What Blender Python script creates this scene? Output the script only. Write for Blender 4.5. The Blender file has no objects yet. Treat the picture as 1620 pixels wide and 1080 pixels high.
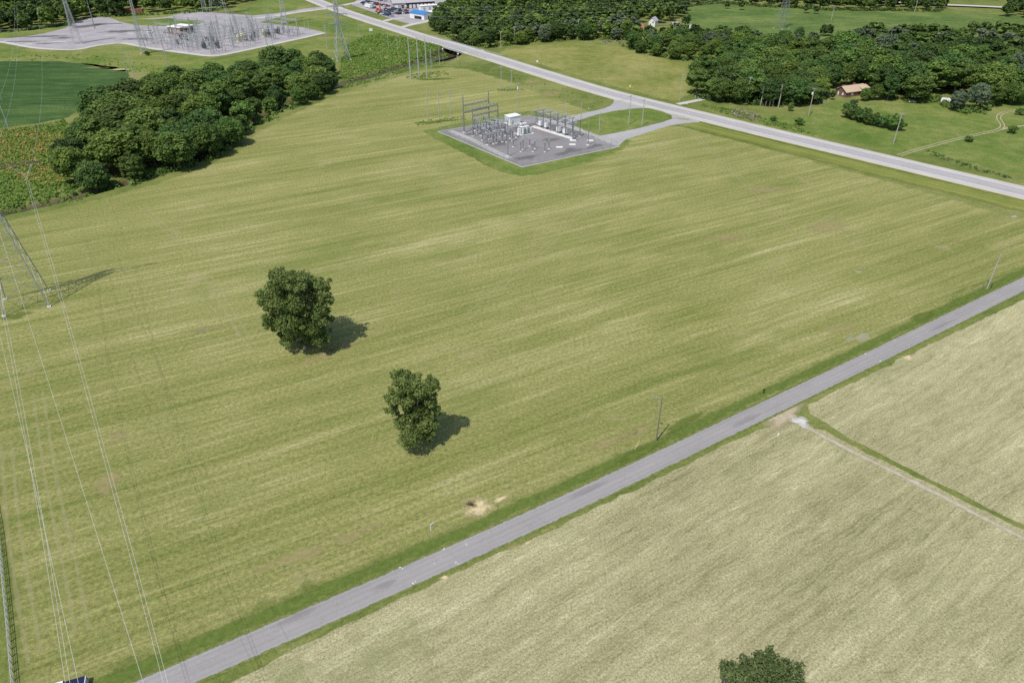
import bpy, bmesh, math, random
import numpy as np
from mathutils import Vector, Matrix, noise as mnoise
from mathutils.geometry import delaunay_2d_cdt

R = math.radians
rng = np.random.default_rng(11)
random.seed(7)
scn = bpy.context.scene
col = scn.collection

# ------------------------------------------------------------------ camera, light, exposure
CAM_H = 100.0
FPX = 1120.0                      # focal length in photo pixels (1620 wide)
PITCH = math.atan(720 / 1120)     # downward tilt
cam_d = bpy.data.cameras.new('camera')
cam = bpy.data.objects.new('camera', cam_d); col.objects.link(cam)
cam.location = (0, 0, CAM_H)
cam.rotation_euler = (math.pi / 2 - PITCH, 0, 0)
cam_d.sensor_fit = 'HORIZONTAL'; cam_d.sensor_width = 36.0
cam_d.lens = FPX / 1620 * 36.0
cam_d.clip_start = 1.0; cam_d.clip_end = 8000
scn.camera = cam

SUN_AZ = R(55)      # direction the shadows fall (ccw from +X)
SUN_EL = R(60)
w = bpy.data.worlds.new('World'); scn.world = w; w.use_nodes = True
wn = w.node_tree
sky = wn.nodes.new('ShaderNodeTexSky'); sky.sky_type = 'NISHITA'
sky.sun_disc = False; sky.sun_elevation = SUN_EL
sky.sun_rotation = math.atan2(-math.cos(SUN_AZ), -math.sin(SUN_AZ)) % (2 * math.pi)
sky.air_density = 1.0; sky.dust_density = 1.2
bg = wn.nodes['Background']; bg.inputs['Strength'].default_value = 0.125
wn.links.new(sky.outputs[0], bg.inputs[0])
sl = bpy.data.lights.new('sun', 'SUN'); sl.energy = 3.85; sl.angle = R(0.5); sl.color = (1.0, 0.955, 0.88)
so = bpy.data.objects.new('sun', sl); col.objects.link(so)
Ld = Vector((math.cos(SUN_AZ) * math.cos(SUN_EL), math.sin(SUN_AZ) * math.cos(SUN_EL), -math.sin(SUN_EL)))
so.rotation_euler = Ld.to_track_quat('-Z', 'Y').to_euler(); so.location = (-60, -60, 200)
scn.view_settings.view_transform = 'Standard'; scn.view_settings.look = 'None'
scn.view_settings.exposure = 0.0; scn.view_settings.gamma = 1.0
scn.render.engine = 'CYCLES'
scn.cycles.max_bounces = 5; scn.cycles.diffuse_bounces = 2; scn.cycles.transparent_max_bounces = 12
scn.cycles.use_denoising = False
scn.cycles.glossy_bounces = 2; scn.cycles.transmission_bounces = 2

# ------------------------------------------------------------------ survey: photo point -> ground point
CP, SP = math.cos(PITCH), math.sin(PITCH)
def at(px, py, z=0.0):
    dx = (px - 810) / FPX; dy = -(py - 540) / FPX
    Y = CP + dy * SP; Z = -SP + dy * CP
    t = (CAM_H - z) / -Z
    return (dx * t, Y * t)
def proj(X, Y, Z):
    Z = Z - CAM_H
    d = Y * CP - Z * SP
    return 810 + FPX * X / d, 540 - FPX * (Y * SP + Z * CP) / d
def height(px, yb, yt):
    g = at(px, yb); lo, hi = 0.0, 99.0
    for _ in range(40):
        m = (lo + hi) / 2
        if proj(g[0], g[1], m)[1] > yt: lo = m
        else: hi = m
    return lo
def atl(pts): return [at(*p) for p in pts]

# ------------------------------------------------------------------ node helper
class NT:
    def __init__(s, name):
        s.m = bpy.data.materials.new(name); s.m.use_nodes = True
        s.t = s.m.node_tree; s.t.nodes.clear()
        s.out = s.n('ShaderNodeOutputMaterial')
    def n(s, typ, **kw):
        nd = s.t.nodes.new(typ)
        for k, v in kw.items(): setattr(nd, k, v)
        return nd
    def l(s, a, b): s.t.links.new(a, b)
    def setin(s, sock, v):
        if isinstance(v, bpy.types.NodeSocket): s.l(v, sock)
        elif v is not None:
            if isinstance(v, (tuple, list)) and len(v) == 3 and len(sock.default_value) == 4: v = (*v, 1)
            sock.default_value = v
    def pos(s): return s.n('ShaderNodeNewGeometry').outputs['Position']
    def objpos(s): return s.n('ShaderNodeTexCoord').outputs['Object']
    def map(s, vec, rotz=0.0, scale=(1, 1, 1), loc=(0, 0, 0)):
        nd = s.n('ShaderNodeMapping'); s.l(vec, nd.inputs['Vector'])
        nd.inputs['Rotation'].default_value = (0, 0, rotz)
        nd.inputs['Scale'].default_value = scale; nd.inputs['Location'].default_value = loc
        return nd.outputs[0]
    def noise(s, vec, scale=1.0, detail=3.0, rough=0.55, color=False):
        nd = s.n('ShaderNodeTexNoise'); s.l(vec, nd.inputs['Vector'])
        nd.inputs['Scale'].default_value = scale; nd.inputs['Detail'].default_value = detail
        nd.inputs['Roughness'].default_value = rough
        return nd.outputs['Color' if color else 'Fac']
    def vor(s, vec, scale=1.0, out='Distance'):
        nd = s.n('ShaderNodeTexVoronoi'); s.l(vec, nd.inputs['Vector']); nd.inputs['Scale'].default_value = scale
        return nd.outputs[out]
    def math(s, op, a, b=None, c=None, clamp=False):
        nd = s.n('ShaderNodeMath', operation=op); nd.use_clamp = clamp
        s.setin(nd.inputs[0], a); s.setin(nd.inputs[1], b)
        if c is not None: s.setin(nd.inputs[2], c)
        return nd.outputs[0]
    def vmath(s, op, a, b):
        nd = s.n('ShaderNodeVectorMath', operation=op)
        s.setin(nd.inputs[0], a)
        if op == 'SCALE': s.setin(nd.inputs['Scale'], b)
        else: s.setin(nd.inputs[1], b)
        return nd.outputs[0]
    def rng(s, v, a, b, c=0.0, d=1.0, smooth=True):
        nd = s.n('ShaderNodeMapRange'); nd.interpolation_type = 'SMOOTHSTEP' if smooth else 'LINEAR'
        s.setin(nd.inputs['Value'], v)
        for k, x in zip(('From Min', 'From Max', 'To Min', 'To Max'), (a, b, c, d)): nd.inputs[k].default_value = x
        return nd.outputs[0]
    def ramp(s, v, stops):
        nd = s.n('ShaderNodeValToRGB'); s.setin(nd.inputs[0], v)
        e = nd.color_ramp.elements
        while len(e) > 1: e.remove(e[-1])
        for i, (p, c) in enumerate(stops):
            x = e[0] if i == 0 else e.new(p)
            x.position = p; x.color = (*c, 1)
        return nd.outputs[0]
    def mix(s, f, a, b, mode='MIX'):
        nd = s.n('ShaderNodeMix', data_type='RGBA', blend_type=mode)
        s.setin(nd.inputs[0], f); s.setin(nd.inputs[6], a); s.setin(nd.inputs[7], b)
        return nd.outputs[2]
    def attr(s, name): return s.n('ShaderNodeAttribute', attribute_name=name).outputs['Fac']
    def bump(s, h, strength=0.5, dist=0.2):
        nd = s.n('ShaderNodeBump'); nd.inputs['Strength'].default_value = strength; nd.inputs['Distance'].default_value = dist
        s.l(h, nd.inputs['Height']); return nd.outputs[0]
    def principled(s, color, rough=0.8, metal=0.0, normal=None, spec=0.3):
        nd = s.n('ShaderNodeBsdfPrincipled')
        s.setin(nd.inputs['Base Color'], color); s.setin(nd.inputs['Roughness'], rough)
        s.setin(nd.inputs['Metallic'], metal); nd.inputs['Specular IOR Level'].default_value = spec
        if normal is not None: s.l(normal, nd.inputs['Normal'])
        return nd.outputs[0]
    def done(s, sh): s.l(sh, s.out.inputs[0]); return s.m

def bright(n, c, v):            # multiply a colour by a grey factor
    cb = n.n('ShaderNodeCombineColor')
    for i in range(3): n.l(v, cb.inputs[i])
    return n.mix(1.0, c, cb.outputs[0], 'MULTIPLY')

# ------------------------------------------------------------------ surface materials
VERGE = ((.110, .146, .034), (.158, .188, .049), (.228, .235, .082))
def grass_col(n, p, cols, s=1.0, rot=0.0):
    a = n.noise(p, .018 * s, 4, .6); b = n.noise(p, .13 * s, 4, .6)
    v = n.math('ADD', n.math('MULTIPLY', a, .6), n.math('MULTIPLY', b, .4))
    c = n.ramp(v, [(.38, cols[0]), (.49, cols[1]), (.61, cols[2])])
    f = n.noise(p, 1.1, 6, .82)
    c = bright(n, c, n.rng(f, .3, .7, .58, 1.42, False))
    return c
def grass_mat(name, cols, s=1.0, edge=None):
    n = NT(name); p = n.pos()
    c = grass_col(n, p, cols, s)
    if edge is not None:
        sd = n.math('ADD', n.attr('sd'), n.math('MULTIPLY', n.math('SUBTRACT', n.noise(p, .35, 4, .65), .5), edge * 3))
        c = n.mix(n.rng(sd, .0, edge, 0, 1), grass_col(n, p, VERGE), c)
    bm = n.bump(n.noise(p, 1.6, 4, .7), .55, .5)
    return n.done(n.principled(c, .9, 0, bm, .1))

ROAD_AZ = math.atan2(192.4 - 78.6, 156.1 + 26.8)      # direction of the lane
def field_mat(name, az, ramp, edge, speck=(.70, 1.3), patch=None, band=((.004, .042), (.012, .14), (.05, .62), (.25, 1.7)), wts=(.26, .22, .20, .14, .18), big=(.006, 22.0), curl=None, fs=1.25):
    """swaths run along az; four widths of streak plus free patches"""
    n = NT(name); p = n.pos()
    q = n.vmath('ADD', p, n.vmath('SCALE', n.vmath('SUBTRACT', n.noise(p, big[0], 2, .5, True), (.5, .5, .5)), big[1]))
    if curl: q = n.vmath('ADD', q, n.vmath('SCALE', n.vmath('SUBTRACT', n.noise(p, curl[0], 3, .6, True), (.5, .5, .5)), curl[1]))
    q = n.map(q, rotz=-az)
    st = [n.noise(n.map(q, scale=(b[0], b[1], 1), loc=(3.1 * k, 7.7 * k, 0)), 1, 4, .62) for k, b in enumerate(band)]
    pt = n.noise(p, .017, 4, .62)
    v = n.math('MULTIPLY', pt, wts[4])
    for x, w_ in zip(st, wts): v = n.math('ADD', v, n.math('MULTIPLY', x, w_))
    c = n.ramp(v, ramp)
    f = n.noise(p, fs, 6, .85)
    c = bright(n, c, n.rng(f, .3, .7, speck[0], speck[1], False))
    if patch:
        b = n.rng(n.noise(p, .045, 6, .7), .58, .72)
        c = n.mix(n.math('MULTIPLY', b, .55), c, patch)
        gq = n.rng(n.noise(n.map(q, scale=(.022, .05, 1), loc=(31, 5, 0)), 1, 6, .7), .54, .70)
        c = n.mix(n.math('MULTIPLY', gq, .55), c, n.mix(.5, ramp[1][1], (.13, .18, .040)))
        dk = n.rng(n.vor(n.map(p, scale=(1, 1, 1)), .11), .0, .045, .72, 1.0)
        c = bright(n, c, dk)
    sd = n.math('ADD', n.attr('sd'), n.math('MULTIPLY', n.math('SUBTRACT', n.noise(p, .22, 4, .65), .5), edge * 3.2))
    c = n.mix(n.rng(sd, .0, edge, 0, 1), grass_col(n, p, VERGE), c)
    bm = n.bump(n.math('ADD', f, n.math('MULTIPLY', st[2], .5)), .7, .5)
    return n.done(n.principled(c, .92, 0, bm, .08))

def gravel_mat(name, base, lo=.8, hi=1.18, edgecol=None):
    n = NT(name); p = n.pos()
    a = n.noise(p, .06, 4, .65); b = n.noise(p, .5, 4, .7); f = n.noise(p, 3.0, 3, .8)
    v = n.math('ADD', n.math('ADD', n.math('MULTIPLY', a, .5), n.math('MULTIPLY', b, .25)), n.math('MULTIPLY', f, .25))
    c = bright(n, base, n.rng(v, .3, .7, lo, hi, False))
    return n.done(n.principled(c, .9, 0, n.bump(f, .4, .08), .15))

def asphalt_mat(name, base, edgecol=None, lane=False):
    n = NT(name); p = n.pos()
    u, v = n.attr('u'), n.attr('v')
    cb = n.n('ShaderNodeCombineXYZ'); n.l(u, cb.inputs[0]); n.l(v, cb.inputs[1])
    a = n.noise(n.map(cb.outputs[0], scale=(.03, .6, 1)), 1, 4, .6)
    b = n.noise(p, .12, 4, .6); f = n.noise(p, 3.5, 3, .8)
    t = n.math('ADD', n.math('ADD', n.math('MULTIPLY', a, .45), n.math('MULTIPLY', b, .35)), n.math('MULTIPLY', f, .2))
    c = bright(n, base, n.rng(t, .32, .68, .86, 1.13, False))
    # cracks, sealed joints
    cr = n.rng(n.math('ABSOLUTE', n.math('SUBTRACT', n.noise(p, .28, 5, .7), .5)), 0.0, .010, .82, 1.0)
    c = bright(n, c, cr)
    return n.done(n.principled(c, .85, 0, n.bump(f, .25, .05), .25))

def plain(name, color, rough=.6, metal=0.0, var=.12, scale=1.5, spec=.35):
    n = NT(name); p = n.objpos()
    f = n.noise(p, scale, 4, .65)
    c = bright(n, color, n.rng(f, .25, .75, 1 - var, 1 + var, False))
    return n.done(n.principled(c, rough, metal, None, spec))

def alpha_patch(name, cols, dens=.75, ns=.5, amp=.9):
    # worn/bare patch: soft ragged edge through real coverage (blades of grass standing between)
    n = NT(name); p = n.pos()
    c = n.ramp(n.noise(p, .9, 4, .7), [(.3, cols[0]), (.5, cols[1]), (.7, cols[2])])
    e = n.math('ADD', n.attr('e'), n.math('MULTIPLY', n.math('SUBTRACT', n.noise(p, ns, 5, .72), .5), amp * 2))
    a = n.math('MULTIPLY', n.rng(e, .15, .75), dens)
    tr = n.n('ShaderNodeBsdfTransparent').outputs[0]
    mx = n.n('ShaderNodeMixShader'); n.l(a, mx.inputs[0]); n.l(tr, mx.inputs[1])
    n.l(n.principled(c, .92, 0, None, .08), mx.inputs[2])
    return n.done(mx.outputs[0])

def leaf_mat(name, dark, mid, light, trans=.22, ovar=.22, hue=(.488, .516)):
    n = NT(name)
    t = n.attr('tint')
    oi = n.n('ShaderNodeObjectInfo').outputs['Random']
    c = n.ramp(t, [(0, dark), (.5, mid), (1, light)])
    c = bright(n, c, n.rng(oi, 0, 1, 1 - ovar, 1 + ovar, False))
    hs = n.n('ShaderNodeHueSaturation'); n.l(c, hs.inputs['Color'])
    n.l(n.rng(n.math('FRACT', n.math('MULTIPLY', oi, 7.31)), 0, 1, hue[0], hue[1], False), hs.inputs['Hue'])
    hs.inputs['Saturation'].default_value = .98
    c = hs.outputs[0]
    d = n.principled(c, .62, 0, None, .22)
    tr = n.n('ShaderNodeBsdfTranslucent'); n.l(c, tr.inputs[0])
    mx = n.n('ShaderNodeMixShader'); mx.inputs[0].default_value = trans
    n.l(d, mx.inputs[1]); n.l(tr.outputs[0], mx.inputs[2])
    return n.done(mx.outputs[0])

M = {}
M['ground'] = grass_mat('grass', VERGE)
M['field'] = field_mat('mown_field', ROAD_AZ - .06,
    [(.37, (.128, .166, .040)), (.45, (.208, .226, .065)), (.53, (.290, .287, .104)), (.62, (.445, .415, .210))], 2.4, (.46, 1.54), (.37, .32, .17),
    ((.005, .05), (.007, .20), (.014, .75), (.09, 2.3)), (.17, .20, .26, .20, .17), (.004, 9.0))
M['hay'] = field_mat('cut_hay', ROAD_AZ + .04,
    [(.38, (.230, .219, .104)), (.46, (.355, .333, .176)), (.54, (.460, .432, .242)), (.63, (.64, .60, .372))], .4, (.38, 1.62), (.41, .36, .20),
    ((.006, .05), (.016, .18), (.06, .8), (.35, 3.2)), (.18, .19, .23, .26, .14), (.004, 10.0), (.10, 1.8), 2.4)
M['soy'] = field_mat('crop_rows', .04, [(.42, (.030, .068, .019)), (.5, (.053, .106, .029)), (.58, (.100, .155, .044))], 1.2, (.40, 1.60), None, ((.01, .05), (.02, .14), (.04, .5), (.15, 1.1)), (.18, .2, .26, .2, .16))
M['meadow'] = grass_mat('meadow', ((.150, .180, .040), (.215, .225, .062), (.285, .270, .095)), 1.6, 4.0)
M['lawn'] = grass_mat('lawn', ((.092, .146, .027), (.138, .188, .041), (.218, .236, .072)), 1.4, 2.2)
M['farmeadow'] = grass_mat('far_meadow', ((.070, .120, .030), (.105, .160, .040), (.165, .205, .058)), 1.5, 5.0)
M['olive'] = grass_mat('olive_grass', ((.098, .155, .030), (.150, .195, .042), (.225, .230, .070)), 1.8, 4.0)
M['asphalt'] = asphalt_mat('lane_asphalt', (.300, .286, .277))
M['hwy'] = asphalt_mat('highway_asphalt', (.37, .355, .375))
M['shoulder'] = asphalt_mat('highway_shoulder', (.475, .46, .43))
M['drive'] = gravel_mat('drive_gravel', (.37, .36, .355))
M['gravel'] = gravel_mat('yard_gravel', (.235, .222, .225), .68, 1.3)
M['fargravel'] = gravel_mat('far_yard_gravel', (.37, .345, .355), .62, 1.25)
M['lightgravel'] = gravel_mat('light_gravel', (.50, .48, .45), .8, 1.15)
M['track'] = gravel_mat('dirt_track', (.50, .44, .33), .7, 1.2)
M['kerb'] = plain('kerb_concrete', (.40, .39, .375), .9, 0, .15, .4)
M['concrete'] = plain('concrete', (.62, .61, .58), .85, 0, .12, .6)
M['paint'] = plain('road_paint', (.80, .80, .78), .7, 0, .1, 2)
M['yellow'] = plain('yellow_paint', (.70, .55, .20), .7, 0, .15, 2)
M['steel'] = plain('galvanised_steel', (.30, .32, .34), .5, .3, .15, .8)
M['darksteel'] = plain('weathered_steel', (.235, .255, .27), .55, .3, .18, .8)
M['palesteel'] = plain('pale_steel', (.44, .46, .455), .5, .2, .12, .8)
M['rust'] = plain('rusty_steel', (.16, .11, .085), .8, .1, .3, .6)
M['wood'] = plain('weathered_pole_wood', (.40, .37, .33), .9, 0, .2, 1.2)
M['darkwood'] = plain('dark_pole_wood', (.20, .17, .14), .9, 0, .2, 1.2)
M['wire'] = plain('aluminium_wire', (.62, .63, .63), .4, .1, .05, .2)
M['thinwire'] = plain('dark_thin_wire', (.20, .21, .21), .5, .2, .05, .2)
M['porc'] = plain('porcelain', (.42, .44, .46), .35, 0, .1, 1)
M['brown_porc'] = plain('brown_porcelain', (.14, .09, .07), .35, 0, .1, 1)
M['white'] = plain('white_enamel', (.80, .81, .80), .5, 0, .05, .5)
M['equip'] = plain('grey_green_enamel', (.30, .36, .34), .5, 0, .1, .5)
M['dark'] = plain('dark_opening', (.03, .03, .035), .6, 0, .1, 1)
M['glass'] = plain('window_glass', (.035, .045, .055), .12, 0, .1, 1, .6)
M['rubber'] = plain('tyre_rubber', (.025, .025, .025), .85, 0, .1, 2)
M['bark'] = plain('bark', (.15, .125, .10), .95, 0, .3, .9)
M['palebark'] = plain('pale_bark', (.36, .33, .29), .95, 0, .25, .9)
M['brick'] = plain('brown_brick', (.26, .13, .09), .9, 0, .2, 1.2)
M['roof_tan'] = plain('tan_shingles', (.50, .38, .27), .9, 0, .15, 1.4)
M['roof_red'] = plain('red_roof', (.36, .12, .10), .8, 0, .12, 1)
M['roof_grey'] = plain('grey_metal_roof', (.42, .40, .41), .6, 0, .1, .5)
M['roof_blue'] = plain('blue_metal_roof', (.035, .20, .50), .5, 0, .08, .5)
M['white_roof'] = plain('white_membrane_roof', (.82, .81, .78), .8, 0, .06, .3)
M['orange'] = plain('orange_paint', (.62, .11, .04), .5, 0, .12, .7)
M['wagon'] = plain('rusty_wagon', (.26, .09, .06), .8, 0, .25, .5)
M['wagon_dark'] = plain('dark_wagon', (.07, .05, .05), .8, 0, .25, .5)
M['cream'] = plain('cream_enamel', (.68, .64, .40), .5, 0, .08, .5)
M['navy'] = plain('navy_cover', (.014, .018, .060), .45, 0, .1, 1)
M['black'] = plain('black_plastic', (.02, .02, .02), .5, 0, .1, 1)
M['brownwall'] = plain('brown_siding', (.20, .115, .085), .85, 0, .15, 1.5)
M['post'] = plain('grey_timber_post', (.42, .42, .40), .85, 0, .15, 3)
M['straw'] = alpha_patch('straw_patch', ((.42, .33, .17), (.58, .48, .28), (.72, .63, .41)), .95, 1.0, .5)
M['bare'] = alpha_patch('dry_bare_patch', ((.30, .245, .105), (.39, .33, .155), (.48, .42, .22)), .5, .3, 1.0)
M['tan'] = alpha_patch('bare_tan_soil', ((.40, .33, .22), (.50, .42, .29), (.60, .52, .38)), .8, .5, .5)
M['rut'] = alpha_patch('wheel_rut', ((.40, .37, .18), (.48, .445, .235), (.54, .50, .28)), .26, .10, 1.3)
M['greenpatch'] = alpha_patch('unmown_patch', ((.085, .13, .025), (.12, .165, .033), (.17, .20, .05)), .85, .5, .5)
M['chalk'] = alpha_patch('pale_rubble', ((.50, .48, .44), (.62, .60, .56), (.74, .72, .68)), .85, .9, .5)
M['faintchalk'] = alpha_patch('pale_scatter', ((.42, .41, .33), (.50, .49, .40), (.58, .57, .48)), .4, .5, 1.0)
M['stain'] = alpha_patch('dark_gravel', ((.11, .105, .11), (.15, .145, .15), (.20, .195, .20)), .9, .08, 1.0)
M['yardstain'] = alpha_patch('yard_stain', ((.13, .12, .12), (.17, .16, .155), (.22, .205, .20)), .55, .2, 1.1)
M['brightverge'] = alpha_patch('lush_verge', ((.092, .148, .026), (.130, .190, .038), (.190, .230, .062)), .7, .22, 1.3)
M['wheelpath'] = alpha_patch('worn_wheel_path', ((.27, .26, .265), (.285, .275, .28), (.30, .29, .285)), .08, .12, 1.0)
M['creep'] = alpha_patch('creeping_grass', ((.10, .14, .03), (.15, .19, .045), (.26, .25, .12)), .9, .8, 1.1)
M['patch'] = alpha_patch('asphalt_repair', ((.24, .23, .24), (.255, .245, .255), (.27, .26, .27)), .25, .2, .5)
M['worn'] = alpha_patch('survey_paint', ((.72, .72, .70), (.78, .78, .77), (.84, .84, .83)), .95, 2.5, .25)
M['faint'] = alpha_patch('faint_survey_paint', ((.55, .56, .58), (.6, .6, .62), (.68, .68, .68)), .5, 2.5, .4)
M['stone'] = alpha_patch('crushed_stone', ((.38, .34, .24), (.47, .425, .31), (.58, .545, .45)), .85, .25, .8)

nw = NT('creek_water'); pw = nw.pos()
M['water'] = nw.done(nw.principled(nw.ramp(nw.noise(pw, .1, 3, .5), [(.35, (.060, .055, .030)), (.7, (.11, .095, .055))]), .25, 0, nw.bump(nw.noise(pw, .9, 3, .6), .15, .1), .25))

ncl = NT('chain_link'); 
_u = ncl.objpos()
tr_ = ncl.n('ShaderNodeBsdfTransparent').outputs[0]
mx_ = ncl.n('ShaderNodeMixShader'); mx_.inputs[0].default_value = .10
ncl.l(tr_, mx_.inputs[1]); ncl.l(ncl.principled((.45, .46, .47), .5, .4), mx_.inputs[2])
M['chain'] = ncl.done(mx_.outputs[0])

M['leaf_a'] = leaf_mat('leaf_mid_green', (.064, .118, .022), (.115, .190, .036), (.195, .280, .060), .26, .3)
M['leaf_b'] = leaf_mat('leaf_dark_green', (.046, .094, .022), (.082, .146, .034), (.140, .210, .052), .26, .3)
M['leaf_c'] = leaf_mat('leaf_yellow_green', (.088, .140, .022), (.142, .210, .034), (.225, .300, .058), .26, .22, (.495, .51))
M['leaf_d'] = leaf_mat('leaf_grey_green', (.100, .142, .072), (.155, .205, .108), (.230, .285, .165), .26, .25)
M['leaf_hero'] = leaf_mat('leaf_field_tree', (.072, .114, .026), (.150, .205, .048), (.280, .330, .112), .32, .05, (.500, .506))
M['leaf_ever'] = leaf_mat('leaf_juniper', (.060, .096, .028), (.108, .150, .046), (.205, .245, .100), .2, .05, (.498, .504))
M['scrub'] = leaf_mat('scrub_leaf', (.105, .190, .026), (.170, .285, .044), (.260, .370, .078), .3, .05, (.498, .504))
M['weed_o'] = leaf_mat('orange_vine_leaf', (.30, .235, .055), (.40, .30, .075), (.50, .39, .11), .25, .1, (.495, .505))
M['dead'] = leaf_mat('dead_brush', (.16, .13, .10), (.26, .22, .17), (.38, .33, .26), .1, .1)

# ------------------------------------------------------------------ mesh helpers
def mesh_obj(name, verts, faces, mats, parent=None, smooth=False, midx=None):
    me = bpy.data.meshes.new(name)
    me.from_pydata([tuple(map(float, v)) for v in verts], [], faces); me.update()
    for m in (mats if isinstance(mats, (list, tuple)) else [mats]):
        me.materials.append(M[m] if isinstance(m, str) else m)
    if midx is not None: me.polygons.foreach_set('material_index', midx)
    if smooth: me.polygons.foreach_set('use_smooth', [True] * len(me.polygons))
    o = bpy.data.objects.new(name, me); col.objects.link(o)
    if parent is not None: o.parent = parent
    return o
def tag(o, label=None, cat=None, group=None, kind=None):
    if label: o['label'] = label
    if cat: o['category'] = cat
    if group: o['group'] = group
    if kind: o['kind'] = kind
    return o
def empty(name, loc=(0, 0, 0), rz=0.0):
    o = bpy.data.objects.new(name, None); col.objects.link(o)
    o.location = loc; o.rotation_euler = (0, 0, rz); o.empty_display_size = .5
    return o
KIDS = {}
def copy_tree(o, parent=None):
    c = o.copy(); col.objects.link(c); c.parent = parent
    for ch in list(o.children): copy_tree(ch, c)
    return c

class MB:
    def __init__(s): s.v = []; s.f = []; s.i = []
    def add(s, verts, faces, mi=0):
        b = len(s.v); s.v.extend(verts); s.f.extend([tuple(b + k for k in f) for f in faces]); s.i.extend([mi] * len(faces)); return s
    def box(s, c, d, rz=0.0, mi=0, taper=1.0):
        hx, hy, hz = d[0] / 2, d[1] / 2, d[2] / 2
        co, si = math.cos(rz), math.sin(rz); vs = []
        for z in (-hz, hz):
            k = taper if z > 0 else 1.0
            for x, y in ((-hx, -hy), (hx, -hy), (hx, hy), (-hx, hy)):
                x *= k; y *= k
                vs.append((c[0] + x * co - y * si, c[1] + x * si + y * co, c[2] + z))
        return s.add(vs, [(3, 2, 1, 0), (4, 5, 6, 7), (0, 1, 5, 4), (1, 2, 6, 5), (2, 3, 7, 6), (3, 0, 4, 7)], mi)
    def tube(s, a, b, r0, r1=None, n=6, mi=0, cap=True):
        r1 = r0 if r1 is None else r1
        a = Vector(a); b = Vector(b); d = (b - a)
        if d.length < 1e-6: return s
        d.normalize(); u = d.orthogonal().normalized(); w_ = d.cross(u)
        vs = []
        for c, r in ((a, r0), (b, r1)):
            for k in range(n):
                t = 2 * math.pi * k / n
                vs.append(tuple(c + u * (r * math.cos(t)) + w_ * (r * math.sin(t))))
        fs = [(k, (k + 1) % n, n + (k + 1) % n, n + k) for k in range(n)]
        if cap: fs += [tuple(range(n - 1, -1, -1)), tuple(range(n, 2 * n))]
        return s.add(vs, fs, mi)
    def chain(s, pts, r, n=4, mi=0):
        P_ = [Vector(p) for p in pts]; vs = []; fs = []
        rr = r if hasattr(r, '__len__') else [r] * len(P_)
        for i, p in enumerate(P_):
            d = (P_[min(i + 1, len(P_) - 1)] - P_[max(i - 1, 0)]).normalized()
            ref = Vector((0, 0, 1)) if abs(d.z) < .9 else Vector((1, 0, 0))
            u = d.cross(ref).normalized(); w_ = d.cross(u)
            for k in range(n):
                t = 2 * math.pi * (k + .5) / n
                vs.append(tuple(p + u * (rr[i] * math.cos(t)) + w_ * (rr[i] * math.sin(t))))
        for i in range(len(P_) - 1):
            for k in range(n):
                fs.append((i * n + k, i * n + (k + 1) % n, (i + 1) * n + (k + 1) % n, (i + 1) * n + k))
        fs += [tuple(range(n - 1, -1, -1)), tuple(range((len(P_) - 1) * n, len(P_) * n))]
        return s.add(vs, fs, mi)
    def lathe(s, prof, c=(0, 0, 0), n=8, mi=0):
        vs = []; fs = []
        for r, z in prof:
            for k in range(n):
                t = 2 * math.pi * k / n
                vs.append((c[0] + r * math.cos(t), c[1] + r * math.sin(t), c[2] + z))
        for i in range(len(prof) - 1):
            for k in range(n):
                fs.append((i * n + k, i * n + (k + 1) % n, (i + 1) * n + (k + 1) % n, (i + 1) * n + k))
        fs += [tuple(range(n - 1, -1, -1)), tuple(range((len(prof) - 1) * n, len(prof) * n))]
        return s.add(vs, fs, mi)
    def obj(s, name, mats, parent=None, smooth=False):
        return mesh_obj(name, s.v, s.f, mats, parent, smooth, s.i if isinstance(mats, (list, tuple)) else None)

def resample(pts, step):
    P_ = np.array(pts, float); d = np.r_[0, np.cumsum(np.hypot(*np.diff(P_, axis=0).T))]
    n = max(2, int(d[-1] / step) + 1); t = np.linspace(0, d[-1], n)
    return np.c_[np.interp(t, d, P_[:, 0]), np.interp(t, d, P_[:, 1])]
def smooth_line(pts, step=3.0, it=30):
    P_ = resample(pts, step)
    for _ in range(it):
        Q = P_.copy(); Q[1:-1] = .25 * P_[:-2] + .5 * P_[1:-1] + .25 * P_[2:]; P_ = Q
    return P_
def normals2(P_):
    d = np.gradient(P_, axis=0); d /= np.linalg.norm(d, axis=1)[:, None]
    return np.c_[-d[:, 1], d[:, 0]]
def inside(poly, pts):
    poly = np.asarray(poly); x, y = pts[:, 0], pts[:, 1]; r = np.zeros(len(pts), bool)
    j = len(poly) - 1
    for i in range(len(poly)):
        xi, yi = poly[i]; xj, yj = poly[j]
        c = ((yi > y) != (yj > y)) & (x < (xj - xi) * (y - yi) / (yj - yi + 1e-12) + xi)
        r ^= c; j = i
    return r
def seg_dist(poly, pts, closed=True):
    poly = np.asarray(poly, float); best = np.full(len(pts), 1e9)
    m = len(poly) if closed else len(poly) - 1
    for i in range(m):
        a = poly[i]; b = poly[(i + 1) % len(poly)]; ab = b - a
        t = np.clip(((pts - a) @ ab) / (ab @ ab + 1e-12), 0, 1)
        best = np.minimum(best, np.hypot(*(pts - (a + t[:, None] * ab)).T))
    return best

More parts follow.
